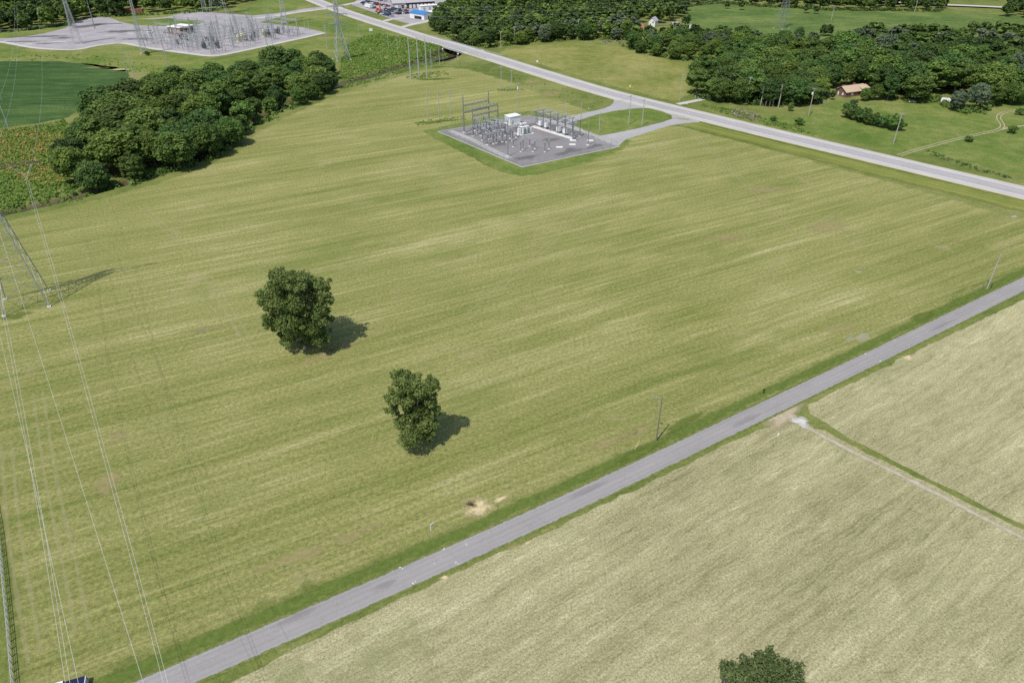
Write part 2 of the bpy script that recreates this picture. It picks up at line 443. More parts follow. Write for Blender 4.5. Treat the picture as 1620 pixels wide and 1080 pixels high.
def sheet(name, poly, z, mat, res=6.0, jitter=0.0, parent=None, zf=None):
    """flat triangulated sheet with 'sd' = metres to its border"""
    P_ = np.array(poly, float)
    if np.sum(P_[:, 0] * np.roll(P_[:, 1], -1) - np.roll(P_[:, 0], -1) * P_[:, 1]) < 0: P_ = P_[::-1]
    B = []
    for i in range(len(P_)):
        a, b = P_[i], P_[(i + 1) % len(P_)]
        k = max(1, int(np.hypot(*(b - a)) / (res * .7)))
        for j in range(k): B.append(a + (b - a) * j / k)
    B = np.array(B)
    if jitter: B += rng.normal(0, jitter, B.shape)
    x0, y0 = B.min(0); x1, y1 = B.max(0)
    gx, gy = np.meshgrid(np.arange(x0, x1, res), np.arange(y0, y1, res))
    g = np.c_[gx.ravel(), gy.ravel()] + rng.uniform(-.2, .2, (gx.size, 2)) * res
    g = g[inside(B, g)]
    if len(g): g = g[seg_dist(B, g) > res * .45]
    pts = np.r_[B, g]
    nB = len(B)
    r = delaunay_2d_cdt([Vector(p) for p in pts], [(i, (i + 1) % nB) for i in range(nB)], [], 1, 1e-4)
    vs = np.array([tuple(v) for v in r[0]]); fs = [tuple(f) for f in r[2]]
    if jitter or True:
        cen = np.array([vs[list(f)].mean(0) for f in fs]); ok = inside(B, cen)
        fs = [f for f, k in zip(fs, ok) if k]
    out = []
    for f in fs:
        a, b, c = vs[f[0]], vs[f[1]], vs[f[2]]
        out.append(f if (b[0] - a[0]) * (c[1] - a[1]) - (b[1] - a[1]) * (c[0] - a[0]) > 0 else f[::-1])
    sd = seg_dist(B, vs)
    o = mesh_obj(name, np.c_[vs, np.full(len(vs), z)], out, mat, parent)
    at_ = o.data.attributes.new('sd', 'FLOAT', 'POINT'); at_.data.foreach_set('value', sd.astype(np.float32))
    return o
def strip(name, line, a, b, z, mat, parent=None, nacross=2, edge=False):
    """ribbon along a ground line from offset a to offset b (left positive); attributes u, v in metres, e = 0 at edges"""
    P_ = np.asarray(line); N = normals2(P_)
    d = np.r_[0, np.cumsum(np.hypot(*np.diff(P_, axis=0).T))]
    cols_ = nacross + 1
    A = np.broadcast_to(np.asarray(a, float), (len(P_),)); B = np.broadcast_to(np.asarray(b, float), (len(P_),))
    zz = np.broadcast_to(np.asarray(z, float), (len(P_),))
    V = []; U = []; W_ = []; E_ = []
    for k in range(cols_):
        t = k / nacross; off = A + (B - A) * t
        q = P_ + N * off[:, None]
        V.append(np.c_[q, zz]); U.append(d); W_.append(off); 
        ee = np.full(len(P_), 1 - abs(2 * t - 1))
        E_.append(ee)
    V = np.stack(V, 1).reshape(-1, 3); U = np.stack(U, 1).ravel(); W_ = np.stack(W_, 1).ravel(); E_ = np.stack(E_, 1).ravel()
    fs = []
    for i in range(len(P_) - 1):
        for k in range(nacross):
            q = (i * cols_ + k, (i + 1) * cols_ + k, (i + 1) * cols_ + k + 1, i * cols_ + k + 1)
            fs.append(q[::-1])
    if np.mean(B - A) < 0: fs = [f[::-1] for f in fs]
    o = mesh_obj(name, V, fs, mat, parent)
    for nm, arr in (('u', U), ('v', W_), ('e', E_)):
        x = o.data.attributes.new(nm, 'FLOAT', 'POINT'); x.data.foreach_set('value', arr.astype(np.float32))
    return o
def blob(name, c, rx, ry, rz, z, mat, parent=None, irr=.25, n=28):
    """ragged round patch, e = 1 in the middle, 0 at the rim"""
    vs = [(c[0], c[1], z)]; E_ = [1.0]; fs = []
    ph = rng.uniform(0, 6.28, 4); rings = 3
    for r in range(1, rings + 1):
        for k in range(n):
            t = 2 * math.pi * k / n
            q = 1 + irr * (math.sin(2 * t + ph[0]) * .5 + math.sin(3 * t + ph[1]) * .4 + math.sin(5 * t + ph[2]) * .3)
            x, y = rx * q * r / rings * math.cos(t), ry * q * r / rings * math.sin(t)
            vs.append((c[0] + x * math.cos(rz) - y * math.sin(rz), c[1] + x * math.sin(rz) + y * math.cos(rz), z)); E_.append(1 - r / rings)
    for k in range(n): fs.append((0, 1 + k, 1 + (k + 1) % n))
    for r in range(rings - 1):
        for k in range(n):
            a, b = 1 + r * n + k, 1 + r * n + (k + 1) % n
            fs.append((a, a + n, b + n, b))
    o = mesh_obj(name, vs, fs, mat, parent)
    x = o.data.attributes.new('e', 'FLOAT', 'POINT'); x.data.foreach_set('value', np.array(E_, np.float32))
    return o

ORD = ['first', 'second', 'third', 'fourth', 'fifth', 'sixth', 'seventh', 'eighth', 'ninth', 'tenth', 'eleventh', 'twelfth', 'thirteenth',
       'fourteenth', 'fifteenth', 'sixteenth', 'seventeenth', 'eighteenth', 'nineteenth', 'twentieth']
def ordw(i, n):
    if i == 0: return 'leftmost'
    if i == n - 1: return 'rightmost'
    if i < 20: return ORD[i] + ' from left'
    t = {2: 'twenty', 3: 'thirty', 4: 'forty', 5: 'fifty', 6: 'sixty', 7: 'seventy', 8: 'eighty', 9: 'ninety'}
    k = i + 1
    if k % 10 == 0: return t[k // 10][:-1] + 'ieth from left'
    return t[k // 10] + '-' + ORD[k % 10 - 1] + ' from left'
def ordlabels(objs, template):
    """number look-alikes from left to right as the photograph shows them"""
    objs = sorted(objs, key=lambda o: proj(*o.location)[0])
    for i, o in enumerate(objs): o['label'] = template.replace('#', ordw(i, len(objs)))

# ------------------------------------------------------------------ terrain with creek channel
creek_px = [(-420, 440), (-150, 370), (0, 336), (60, 323), (110, 313), (160, 299), (220, 281), (290, 254), (345, 230), (380, 206), (420, 180),
            (470, 156), (505, 141), (540, 130.5), (580, 121), (615, 110), (650, 100), (690, 87), (722, 74), (748, 62), (790, 50), (900, 44), (1000, 40)]
CK = np.array(atl(creek_px)); CK = np.r_[[[-1500, CK[0, 1] - 60]], CK, [[1500, CK[-1, 1] + 80]]]
CKs = smooth_line(CK[1:-1], 4.0, 14)
CKs = np.r_[[[-1500, CKs[0, 1] - 60]], CKs, [[1500, CKs[-1, 1] + 80]]]
def creek_y(x): return np.interp(x, CKs[:, 0], CKs[:, 1])
def creek_par(x):
    e = 3.0
    sl_ = (creek_y(x + e) - creek_y(x - e)) / (2 * e)
    k = np.sqrt(1 + sl_ ** 2)
    b = np.exp(-((x + 41) / 13.0) ** 2)
    depth = 2.3 + 3.2 * b
    far_ = 1 / (1 + np.exp(-(x + 125) / 12.0))
    wt = 4.6 + 2.0 * far_ + 11.0 * b; wb = 1.7 + 1.1 * far_ + 9.0 * b
    return k, depth, wt, wb
def ground_z(x, y):
    x = np.asarray(x, float); y = np.asarray(y, float)
    k, dp, wt, wb = creek_par(x)
    d = np.abs(y - creek_y(x)) / k
    return -dp * np.clip((wt - d) / (wt - wb), 0, 1)
xs = np.r_[-2600, -1500, np.arange(-420, 300, 3.0), 1500, 2600]
rows = []
OFF = [(-9, None), (-1.0, 0), (-.72, 1), (-.45, 1), (0, 1), (.45, 1), (.72, 1), (1.0, 0), (9, None)]
V = []
for x in xs:
    k, dp, wt, wb = [float(q) for q in creek_par(x)]; yc = float(creek_y(x))
    V.append((x, -700, 0.0))
    for s_ in (-1.0, -.78, -.6, -wb / wt, 0, wb / wt, .6, .78, 1.0):
        d = abs(s_) * wt
        V.append((x, yc + s_ * wt * k, -dp * min(1, max(0, (wt - d) / (wt - wb)))))
    V.append((x, 3200, 0.0))
nr = 11
F = [(i * nr + k, (i + 1) * nr + k, (i + 1) * nr + k + 1, i * nr + k + 1) for i in range(len(xs) - 1) for k in range(nr - 1)]
ng = NT('ground_grass'); pg = ng.pos()
gc = grass_col(ng, pg, VERGE)
sp = ng.n('ShaderNodeSeparateXYZ'); ng.l(pg, sp.inputs[0])
mud = ng.ramp(ng.noise(pg, .5, 4, .7), [(.35, (.10, .085, .05)), (.5, (.14, .12, .065)), (.7, (.12, .15, .04))])
gc = ng.mix(ng.rng(ng.math('ADD', sp.outputs[2], ng.math('MULTIPLY', ng.noise(pg, .4, 4, .7), .9)), -.9, .1), mud, gc)
M['terrain'] = ng.done(ng.principled(gc, .9, 0, ng.bump(ng.noise(pg, 1.6, 4, .7), .55, .5), .1))
tag(mesh_obj('ground', V, F, 'terrain'), kind='structure')

# water surface follows the creek
wl = smooth_line([(x, float(creek_y(x))) for x in np.r_[np.arange(-420, -20, 4.0), np.arange(-20, 60, 4.0)]], 4, 2)
kk = [creek_par(x) for x in wl[:, 0]]
zw = np.array([-q[1] + .55 for q in kk]); hw_ = np.array([min(q[3] + .9, 4.2) for q in kk])
tag(strip('creek_water', wl, -hw_, hw_, zw, 'water'), kind='structure')

# ------------------------------------------------------------------ fields and grass areas
Z1, Z2, Z3, Z4, Z5, Z6 = .012, .024, .036, .048, .06, .08
main_px = [(-260, 405), (-120, 376), (0, 350), (60, 336), (130, 320), (200, 303), (262, 284), (330, 260), (372, 238), (398, 214), (440, 190),
           (490, 167), (530, 150), (565, 140), (600, 130), (640, 118), (665, 111), (705, 106), (740, 109), (775, 119), (805, 128), (850, 146), (900, 163),
           (935, 176), (1000, 186), (1085, 201), (1200, 231), (1400, 285), (1620, 346), (1800, 394), (1800, 360 + 0), (1800, 340)]
main_px = main_px[:-2] + [(1760, 358 + 22), (1620, 428), (1480, 496), (1300, 578), (1150, 650), (1000, 717), (880, 774), (720, 845), (560, 911), (420, 966), (300, 1018), (200, 1060),
           (120, 1098), (30, 1130), (22, 1090), (12, 980), (2, 880), (-15, 760), (-50, 620), (-120, 500), (-260, 440)]
FIELD = tag(sheet('mown_field', atl(main_px), Z1, 'field', 6.0, .35), kind='structure')
hay_px = [(350, 1088), (440, 1040), (579, 970), (740, 894), (880, 832), (1056, 747), (1180, 686), (1222, 672), (1255, 668), (1304, 681), (1400, 728), (1500, 778), (1620, 838), (1760, 908), (1900, 1200), (1000, 1500), (300, 1250)]
HAY = tag(sheet('hay_field', atl(hay_px), Z1, 'hay', 4.0, .25), kind='structure')
hay2_px = [(1283, 655), (1274, 641), (1302, 627), (1460, 550), (1620, 472), (1800, 390), (2000, 330), (2000, 1010), (1740, 888), (1620, 832), (1500, 773), (1400, 723), (1330, 687)]
HAY2 = tag(sheet('hay_field', atl(hay2_px), Z1, 'hay', 4.0, .25), kind='structure')
tag(sheet('crop_field', atl([(-260, 92), (0, 97), (90, 97), (140, 101), (182, 106), (203, 113), (206, 123), (185, 142), (140, 165), (110, 186), (60, 196), (0, 203), (-260, 218)]), Z1, 'soy', 8, .4), kind='structure')
tag(sheet('meadow', atl([(782, 84), (800, 78), (850, 71), (900, 66.5), (985, 74), (1050, 92), (1118, 100), (1092, 152), (1076, 163), (1050, 159), (1000, 146), (950, 132), (880, 111), (830, 97)]), Z1, 'meadow', 8, .5), kind='structure')
tag(sheet('grass_lawn', atl([(1190, 172), (1260, 186), (1330, 158), (1400, 165), (1500, 162), (1640, 158), (1760, 170), (1760, 270), (1620, 280), (1500, 250), (1430, 243), (1320, 222), (1240, 204)]), Z1, 'lawn', 8, .5), kind='structure')
tag(sheet('far_meadow', atl([(1075, 12), (1130, 5), (1300, 15), (1490, 18), (1640, 26), (1800, 30), (1800, 62), (1620, 58), (1400, 58), (1200, 62), (1090, 58)]), Z1, 'farmeadow', 14, .8), kind='structure')
tag(sheet('rough_grass', atl([(-200, 80), (0, 72), (60, 82), (130, 86), (200, 74), (340, 95), (420, 82), (520, 58), (560, 72), (540, 98), (440, 112), (300, 122), (185, 112), (90, 93), (-200, 92)]), Z1, 'olive', 10, .6), kind='structure')
for nm, poly in (('grass_lawn', [(395, 29), (470, 18), (478, 0), (420, -3), (380, 18)]), ('grass_lawn', [(440, 34), (520, 18), (600, 46), (640, 58), (610, 66), (545, 64), (518, 52)])):
    tag(sheet(nm, atl(poly), Z1, 'lawn', 12, .4), kind='structure')

# ------------------------------------------------------------------ highway with bridge
HWY = smooth_line(atl([(2100, 420), (1900, 372), (1760, 338), (1620, 305), (1545, 287), (1470, 270), (1390, 250.6), (1315, 233), (1240, 216), (1100, 181.5), (960, 148), (900, 129), (860, 117),
                  (740, 79.3), (680, 62.6), (635, 48.3), (590, 34), (545, 19.5), (495, 0), (470, -10), (440, -22)]), 6.0, 26)
HZ = .10
bed = strip('highway', HWY, -7.0, 7.0, HZ, 'shoulder', None, 4); tag(bed, kind='structure')
strip('lane', HWY, -3.75, -.06, HZ + .012, 'hwy', bed); strip('lane', HWY, .06, 3.75, HZ + .012, 'hwy', bed)
strip('edge_line', HWY, -3.97, -3.78, HZ + .012, 'paint', bed, 1); strip('edge_line', HWY, 3.78, 3.97, HZ + .012, 'paint', bed, 1)
strip('centre_line', HWY, .10, .24, HZ + .024, 'yellow', bed, 1); strip('centre_line', HWY, -.24, -.10, HZ + .024, 'yellow', bed, 1)
# kerb-like edge of the road bed so that it stands on the ground
for sgn in (-1, 1):
    P_ = HWY + normals2(HWY) * (7.0 * sgn); P2 = HWY + normals2(HWY) * (8.2 * sgn)
    n_ = len(P_); vs = [(p[0], p[1], HZ) for p in P_] + [(p[0], p[1], .004) for p in P2]
    fs = [(i, i + 1, n_ + i + 1, n_ + i) if sgn < 0 else (i + 1, i, n_ + i, n_ + i + 1) for i in range(n_ - 1)]
    dbr = np.hypot(P_[:, 0] + 41, P_[:, 1] - 557)
    fs = [f for f in fs if dbr[min(f[0], f[1]) % n_] > 27]
    mesh_obj('road_edge', vs, fs, 'track', bed)
# mown verge along the highway on the field side (stripes run with the road)
nv = NT('mown_verge'); pv = nv.pos()
cbv = nv.n('ShaderNodeCombineXYZ'); nv.l(nv.attr('u'), cbv.inputs[0]); nv.l(nv.attr('v'), cbv.inputs[1])
sv = nv.noise(nv.map(cbv.outputs[0], scale=(.008, .75, 1)), 1, 3, .6)
vv = nv.math('ADD', nv.math('MULTIPLY', sv, .7), nv.math('MULTIPLY', nv.noise(pv, .05, 4, .6), .3))
cv = nv.ramp(vv, [(.36, (.120, .150, .032)), (.5, (.190, .215, .050)), (.64, (.285, .275, .092))])
cv = bright(nv, cv, nv.rng(nv.noise(pv, 1.3, 4, .75), .25, .75, .75, 1.25, False))
av = nv.rng(nv.math('ADD', nv.attr('e'), nv.math('MULTIPLY', nv.math('SUBTRACT', nv.noise(pv, .2, 4, .65), .5), .7)), .05, .55)
trv = nv.n('ShaderNodeBsdfTransparent').outputs[0]; mxv = nv.n('ShaderNodeMixShader')
nv.l(av, mxv.inputs[0]); nv.l(trv, mxv.inputs[1]); nv.l(nv.principled(cv, .92, 0, None, .08), mxv.inputs[2])
M['verge'] = nv.done(mxv.outputs[0])
sel = HWY[:, 0] > 82
tag(strip('road_verge', HWY[sel], 7.6, 24.0, Z2, 'verge', None, 6), kind='structure')

# bridge
br = empty('road_bridge', (float(at(722, 74)[0]), float(at(722, 74)[1]), 0)); 
tag(br, 'concrete highway bridge with dark opening over the creek', 'bridge')
i0 = int(np.argmin(np.hypot(HWY[:, 0] - br.location.x, HWY[:, 1] - br.location.y)))
bx0, by0 = br.location.x, br.location.y
hd = HWY[i0 + 1] - HWY[i0 - 1]; hd /= np.linalg.norm(hd); hn = np.array([-hd[1], hd[0]]); brz = math.atan2(hd[1], hd[0])
def bl(u, v, z): return (hd[0] * u + hn[0] * v, hd[1] * u + hn[1] * v, z)
MB().box(bl(0, 0, -.42), (52, 13.8, .8), brz).obj('deck', 'concrete', br)
for s_ in (-1, 1):
    MB().box(bl(0, s_ * 7.15, -.30), (52, .35, 1.2), brz).obj('edge_beam', 'concrete', br)
    MB().box(bl(0, s_ * 6.2, -1.2), (50, .5, .8), brz).obj('girder', 'concrete', br)
    rail = MB()
    for k in range(25): rail.box(bl(-48 + k * 4, s_ * 7.05, .55), (.16, .16, .9), brz)
    for zz_ in (.62, .92): rail.box(bl(0, s_ * 7.02, zz_), (98, .10, .14), brz)
    rail.obj('guard_rail', 'palesteel', br)
for u in (-9, 9):
    for v in (-5, 0, 5): MB().tube(bl(u, v, -7), bl(u, v, -.8), .45, None, 10).obj('pier', 'concrete', br)
    MB().box(bl(u, 0, -1.3), (1.0, 12.5, 1.0), brz).obj('pier_cap', 'concrete', br)
for u in (-24.5, 24.5): MB().box(bl(u, 0, -2.8), (2.0, 13.4, 4.0), brz).obj('abutment', 'concrete', br)

# ------------------------------------------------------------------ lane in the foreground
UP = smooth_line(atl([(-300, 1310), (204, 1078.5), (300, 1038), (560, 928), (880, 787.7), (1000, 731), (1300, 590), (1620, 436.7), (1900, 303)]), 4.0, 20)
LW = 5.15
lane = strip('lane_road', UP, 0, -LW, .05, 'asphalt', None, 4); tag(lane, kind='structure')
LC = UP + normals2(UP) * (-LW / 2)
for sgn, off in ((1, .02), (-1, -LW - .02)):
    n2 = normals2(UP); A_ = UP + n2 * (off - .02 * sgn); B_ = UP + n2 * (off + .45 * sgn); k = len(UP)
    vs = [(p[0], p[1], .05) for p in A_] + [(p[0], p[1], .014) for p in B_]
    fs = [(i, i + 1, k + i + 1, k + i) if sgn < 0 else (i + 1, i, k + i, k + i + 1) for i in range(k - 1)]
    mesh_obj('road_edge', vs, fs, 'ground', lane)
tag(strip('bright_verge', UP, .1, 3.4, Z2 + .004, 'brightverge', None, 6), kind='structure')
# survey paint on the lane
def mark(px, py, w_, h_, rz, mat='worn'):
    return blob('survey_mark', at(px, py), w_, h_, rz, .062, mat, lane, .3, 14)
for (px, py, w_, h_, a_, m_) in [(633, 897.5, .42, .16, .3, 'worn'), (637, 899, .2, .18, .9, 'worn'), (702, 868.5, .32, .16, -.2, 'worn'), (703, 866.5, .14, .16, .4, 'worn'),
        (721, 889.5, .34, .14, .3, 'worn'), (725, 891.5, .16, .16, .2, 'worn'), (653, 922, .2, .26, .8, 'worn'), (657, 919.5, .22, .14, .8, 'worn'), (654.5, 923.5, .2, .12, .2, 'worn'),
        (738, 861, .4, .9, .5, 'faint'), (687, 891, .45, .35, .6, 'faint'), (698, 884, .4, .15, .4, 'faint'), (672, 881, .25, .25, .4, 'faint'), (773, 842, .25, .3, .4, 'faint'), (798, 832, .2, .2, .4, 'faint'),
        (1369, 560, .5, .2, .45, 'worn'), (1392.5, 571, .4, .25, .3, 'worn'), (1415, 538.5, .25, .3, .3, 'worn'), (1439, 549.5, .3, .15, .3, 'worn'), (1591, 453, .4, .16, .4, 'worn')]:
    mark(px, py, w_, h_, a_, m_)
# wear: darker wheel paths, patches, grass creeping over the edges
for off in (-.95, -2.0, -3.2, -4.2):
    strip('wheel_path', UP, off - .32, off + .32, .056, 'wheelpath', lane, 4)
for sgn, off in ((1, 0.0), (-1, -LW)):
    strip('grass_creep', UP, off - .45, off + .45, .060, 'creep', lane, 4)
for (px, py, w_, h_) in [(470, 975, 5, 1.1), (930, 775, 6, 1.0), (1180, 665, 7, 1.2), (1490, 515, 8, 1.1), (610, 925, 3, 1.0)]:
    blob('asphalt_patch', at(px, py), w_, h_, ROAD_AZ, .058, 'patch', lane, .15, 20)
# farm track between the two hay fields
FT = smooth_line(atl([(1228, 655), (1250, 660), (1268, 668), (1300, 690), (1366, 722), (1420, 749), (1472, 775), (1540, 810), (1615, 849), (1800, 944)]), 2.5, 6)
ft = strip('farm_track', FT, -1.0, .9, Z2, 'stone', None, 4); tag(ft, kind='structure')
tag(blob('track_entrance', at(1240, 657), 9.5, 4.0, R(42), Z3, 'tan', None, .3), kind='structure')
tag(blob('track_entrance', at(1267, 667), 2.2, 3.6, R(50), Z4, 'chalk', None, .4), kind='structure')

# ------------------------------------------------------------------ station yard, driveways
FC, RC, LC2 = np.array(at(826, 263.6)), np.array(at(977, 232)), np.array(at(695, 208.5))
BC = np.array(at(838, 184))
def quad_off(d):
    c = (FC + RC + LC2 + BC) / 4
    return [tuple(p + (p - c) / np.linalg.norm(p - c) * d) for p in (FC, RC, BC, LC2)]
ring = atl([(826, 279), (790, 272), (740, 246), (692, 222), (668, 208), (690, 203), (740, 192), (800, 178), (838, 176), (900, 186), (960, 214), (1000, 222), (985, 238), (930, 256), (880, 270), (850, 277)])
tag(sheet('unmown_grass', ring, Z2, 'lawn', 4, .35), kind='structure')
drv = atl([(838, 184), (880, 189), (905, 184), (930, 178), (955, 172), (966, 167), (972, 160.5), (966, 150), (1115, 186), (1106, 193.5), (1085, 195), (1060, 199), (1020, 211), (990, 221), (977, 232), (940, 217), (900, 203)])
tag(sheet('driveway', drv, Z3, 'drive', 3, .08), kind='structure')
isl = atl([(905, 198), (920, 189), (945, 181.5), (975, 175.5), (1000, 172), (1020, 171), (1036, 172.5), (1052, 178), (1063, 184), (1064, 188), (1050, 193), (1010, 203), (975, 210.5), (950, 215), (925, 206)])
tag(sheet('grass_island', isl, Z4, 'lawn', 3, .2), kind='structure')
n_ = NT('pinkish_gravel')
tag(blob('gravel_apron', at(1080, 188.5), 6.0, 2.6, R(-25), Z4 + .006, 'bare', None, .2), kind='structure')
kerb = sheet('yard_kerb', quad_off(1.2), Z4 + .01, 'kerb', 4); tag(kerb, kind='structure')
yard = sheet('station_yard', quad_off(.2), Z5 + .012, 'gravel', 4); tag(yard, kind='structure')
for (px, py, rx, ry) in [(740, 213, 7, 3), (790, 228, 8, 4), (830, 250, 9, 4), (900, 240, 10, 4), (870, 222, 9, 3), (830, 200, 8, 4), (940, 232, 7, 3)]:
    blob('gravel_stain', at(px, py), rx, ry, .6, Z5 + .018, 'yardstain', yard, .35)
tag(strip('yard_path', [at(712, 207), at(742, 219), at(780, 238), at(806, 251)], -1.6, 1.6, Z6 + .01, 'drive'), kind='structure')

# far yard
fy = atl([(-160, 58), (0, 64.5), (50, 75), (85, 78.5), (125, 79), (150, 72), (190, 67), (240, 77), (338, 90), (400, 77), (470, 62), (516, 52), (480, 44), (445, 40), (410, 36), (470, 19.5), (518, 15), (524, 10), (490, 13),
          (440, 21), (400, 25), (350, 21), (300, 18), (265, 27), (235, 30), (150, 27), (112, 37), (60, 51), (0, 60)])
FY = tag(sheet('far_station_yard', fy, Z2, 'fargravel', 10), kind='structure')
tag(sheet('grass_patch', atl([(168, 26), (235, 31), (268, 29), (300, 31.5), (325, 34), (312, 40), (262, 42), (215, 40), (188, 34)]), Z3, 'lawn', 10, .3), kind='structure')
tag(sheet('grass_patch', atl([(-60, 63), (20, 60.5), (66, 54), (104, 45), (112, 40), (86, 42), (40, 49), (-60, 57)]), Z3, 'lawn', 10, .3), kind='structure')
tag(strip('yard_edge', smooth_line(atl([(-60, 61), (0, 66.5), (50, 76), (85, 79), (125, 79.5), (150, 72.5), (190, 67.5), (240, 77.5), (338, 90.5), (400, 77.5), (470, 62.5), (514, 52.5)]), 6, 2), -1.5, 2.6, Z4, 'lightgravel'), kind='structure')
tag(strip('access_road', smooth_line(atl([(400, 30), (440, 24.5), (480, 18.5), (520, 13.5)]), 5, 2), -3, 3, Z4, 'lightgravel'), kind='structure')
for (px, py, rx, ry) in [(40, 66, 22, 5), (75, 69, 16, 4), (60, 58, 26, 6), (130, 42, 22, 10), (190, 50, 26, 8), (100, 60, 14, 5), (220, 62, 20, 5), (170, 38, 18, 6)]:
    blob('gravel_stain', at(px, py), rx, ry, .1, Z3 + .004, 'stain', FY, .4)
for (px, py, rx, ry) in [(45, 70, 8, 3), (95, 66, 10, 3), (175, 56, 12, 3), (208, 53, 8, 3)]:
    blob('gravel_heap_spread', at(px, py), rx, ry, .1, Z3 + .008, 'chalk', FY, .4)
# lot of the dealership and its drives
tag(sheet('parking_lot', atl([(556, 8), (600, 23), (618, 30), (640, 36), (655, 40), (700, 32), (722, 16), (700, -6), (600, -8), (565, 0)]), Z2, 'fargravel', 8), kind='structure')
tag(strip('lot_drive', smooth_line(atl([(632, 44.5), (655, 38), (690, 31)]), 5, 2), -3, 3, Z3, 'lightgravel'), kind='structure')
tag(strip('lot_drive', smooth_line(atl([(608, 34), (618, 30), (640, 29)]), 5, 2), -3, 3, Z3, 'lightgravel'), kind='structure')
tag(strip('lot_drive', smooth_line(atl([(534, 10.5), (560, 5), (575, 2)]), 5, 2), -3, 3, Z3, 'lightgravel'), kind='structure')
# dirt track on the right, house drive, far road
DT = smooth_line(atl([(1422, 246), (1440, 240), (1480, 229), (1520, 218.5), (1560, 210), (1584, 205), (1588, 198), (1580, 190), (1578, 183), (1590, 177), (1620, 173), (1700, 170)]), 3, 4)
dtk = strip('dirt_track', DT, -1.3, -.3, Z2, 'bare', None, 3); tag(dtk, kind='structure')
for a_, b_ in ((-1.35, -.45), (.4, 1.3)): strip('wheel_rut', DT, a_, b_, Z3, 'tan', dtk, 4)
tag(strip('dirt_track', smooth_line(atl([(1584, 205), (1600, 201), (1640, 197)]), 3, 2), -1.2, 1.2, Z2, 'tan', None, 4), kind='structure')
tag(strip('house_drive', smooth_line(atl([(1072, 165), (1090, 161.5), (1112, 157.5), (1130, 150)]), 3, 2), -1.8, 1.8, Z2, 'lightgravel'), kind='structure')
far_hw = strip('far_road', smooth_line(atl([(1250, -4), (1480, 9.5), (1540, 11.5), (1590, 14), (1760, 20)]), 8, 2), -5, 5, 1.2, 'lightgravel'); tag(far_hw, kind='structure')

# ------------------------------------------------------------------ worn places on the fields (soft ragged patches)
def rut(px, half=.35, mat='rut', z=Z2 + .002, name='wheel_track'):
    o = strip(name, smooth_line(atl(px), 3, 6), -half, half, z, mat, FIELD, 2)
def ruts(px, gap=1.9, **k):
    L_ = smooth_line(atl(px), 3, 6); N_ = normals2(L_)
    for s_ in (-.5, .5):
        o = strip('wheel_track', L_ + N_ * gap * s_, -.55, .55, Z2 + .002, 'rut', FIELD, 4)
ruts([(735, 505), (790, 455), (850, 405), (905, 350), (945, 315)])
ruts([(1210, 465), (1222, 430), (1240, 395), (1275, 362), (1330, 335)])
ruts([(1000, 260), (1030, 238), (1060, 215), (1082, 198)])
ruts([(985, 250), (1020, 240), (1055, 222), (1075, 204)])
ruts([(1090, 205), (1150, 262), (1210, 318), (1260, 372)])
ruts([(60, 620), (80, 760), (112, 900), (130, 1000)])
ruts([(10, 700), (20, 830), (40, 960), (56, 1040)])
ruts([(330, 440), (355, 480), (392, 540)])
ruts([(222, 325), (262, 362), (300, 395)])
ruts([(590, 165), (560, 190), (545, 215)])
for (px, py, rx, ry, az_, m_) in [(170, 765, 3.2, 5.0, .2, 'bare'), (185, 690, 2.2, 3.0, .2, 'bare'), (960, 700, 8, 2.2, .6, 'bare'), (1010, 683, 6, 1.8, .6, 'bare'), (505, 566, 8, 3.0, .5, 'bare'), (540, 548, 5, 2.2, .5, 'bare'),
        (470, 880, 9, 2.0, .55, 'bare'), (560, 845, 7, 1.6, .55, 'bare'), (330, 520, 5, 2.4, .3, 'bare'), (1150, 375, 9, 5, .4, 'bare'), (1215, 300, 12, 5, .3, 'bare'),
        (1310, 360, 12, 6, .3, 'bare'), (1330, 520, 6, 3, .4, 'bare'), (1365, 533, 4.5, 2.0, .5, 'faintchalk'), (1345, 536, 2.5, 1.2, .5, 'faintchalk'), (1358, 430, 2.0, .9, .3, 'faintchalk'), (316, 522, 2.0, 1.8, .3, 'faintchalk'),
        (868, 150, 12, 5, .2, 'bare'), (840, 130, 10, 4, .1, 'bare'), (650, 118, 8, 4, .2, 'bare'), (756, 802, 4.6, 3.2, .15, 'straw'), (792, 789, 2.2, .9, .5, 'straw'), (743, 796, 1.6, 1.2, .2, 'straw'),
        (815, 865, 2.1, 1.1, .5, 'bare'), (704, 913, 1.1, .7, .4, 'straw'), (1436, 566, 2.4, 1.4, .4, 'straw'), (835, 858, 1.5, .5, .5, 'straw'), (1210, 690, 5, .9, .62, 'bare'), (190, 110, 10, 3, .05, 'straw'),
        (150, 107, 14, 2.5, .05, 'bare'), (1140, 172, 7, 2.2, -.5, 'bare'), (1180, 185, 8, 2.5, -.5, 'bare'), (1250, 203, 7, 2, -.5, 'bare'), (520, 60, 14, 8, 0, 'bare'), (570, 57, 10, 6, 0, 'bare'), (250, 88, 10, 5, 0, 'bare')]:
    blob('bare_patch', at(px, py), rx, ry, az_, Z3 + .002, m_, HAY if (py > 860 and px > 600) or (px, py) in ((1436, 566), (835, 858), (1210, 690)) else FIELD, .35)
for (px, py, rx, ry, az_) in [(680, 194, 12, 2.6, .1), (705, 191, 9, 2.4, .1), (676, 126, 11, 3.5, 0), (700, 125, 12, 3, 0), (688, 107, 8, 2.2, 0), (700, 106, 8, 2, 0), (806, 143, 9, 2.0, 0), (25, 500, 5, 3, .3), 
                          (1080, 670, 9, 1.6, .62), (1010, 718, 9, 1.6, .62), (1460, 500, 8, 2.2, .5)]:
    blob('grass_patch', at(px, py), rx, ry, az_, Z3, 'greenpatch', FIELD, .3)

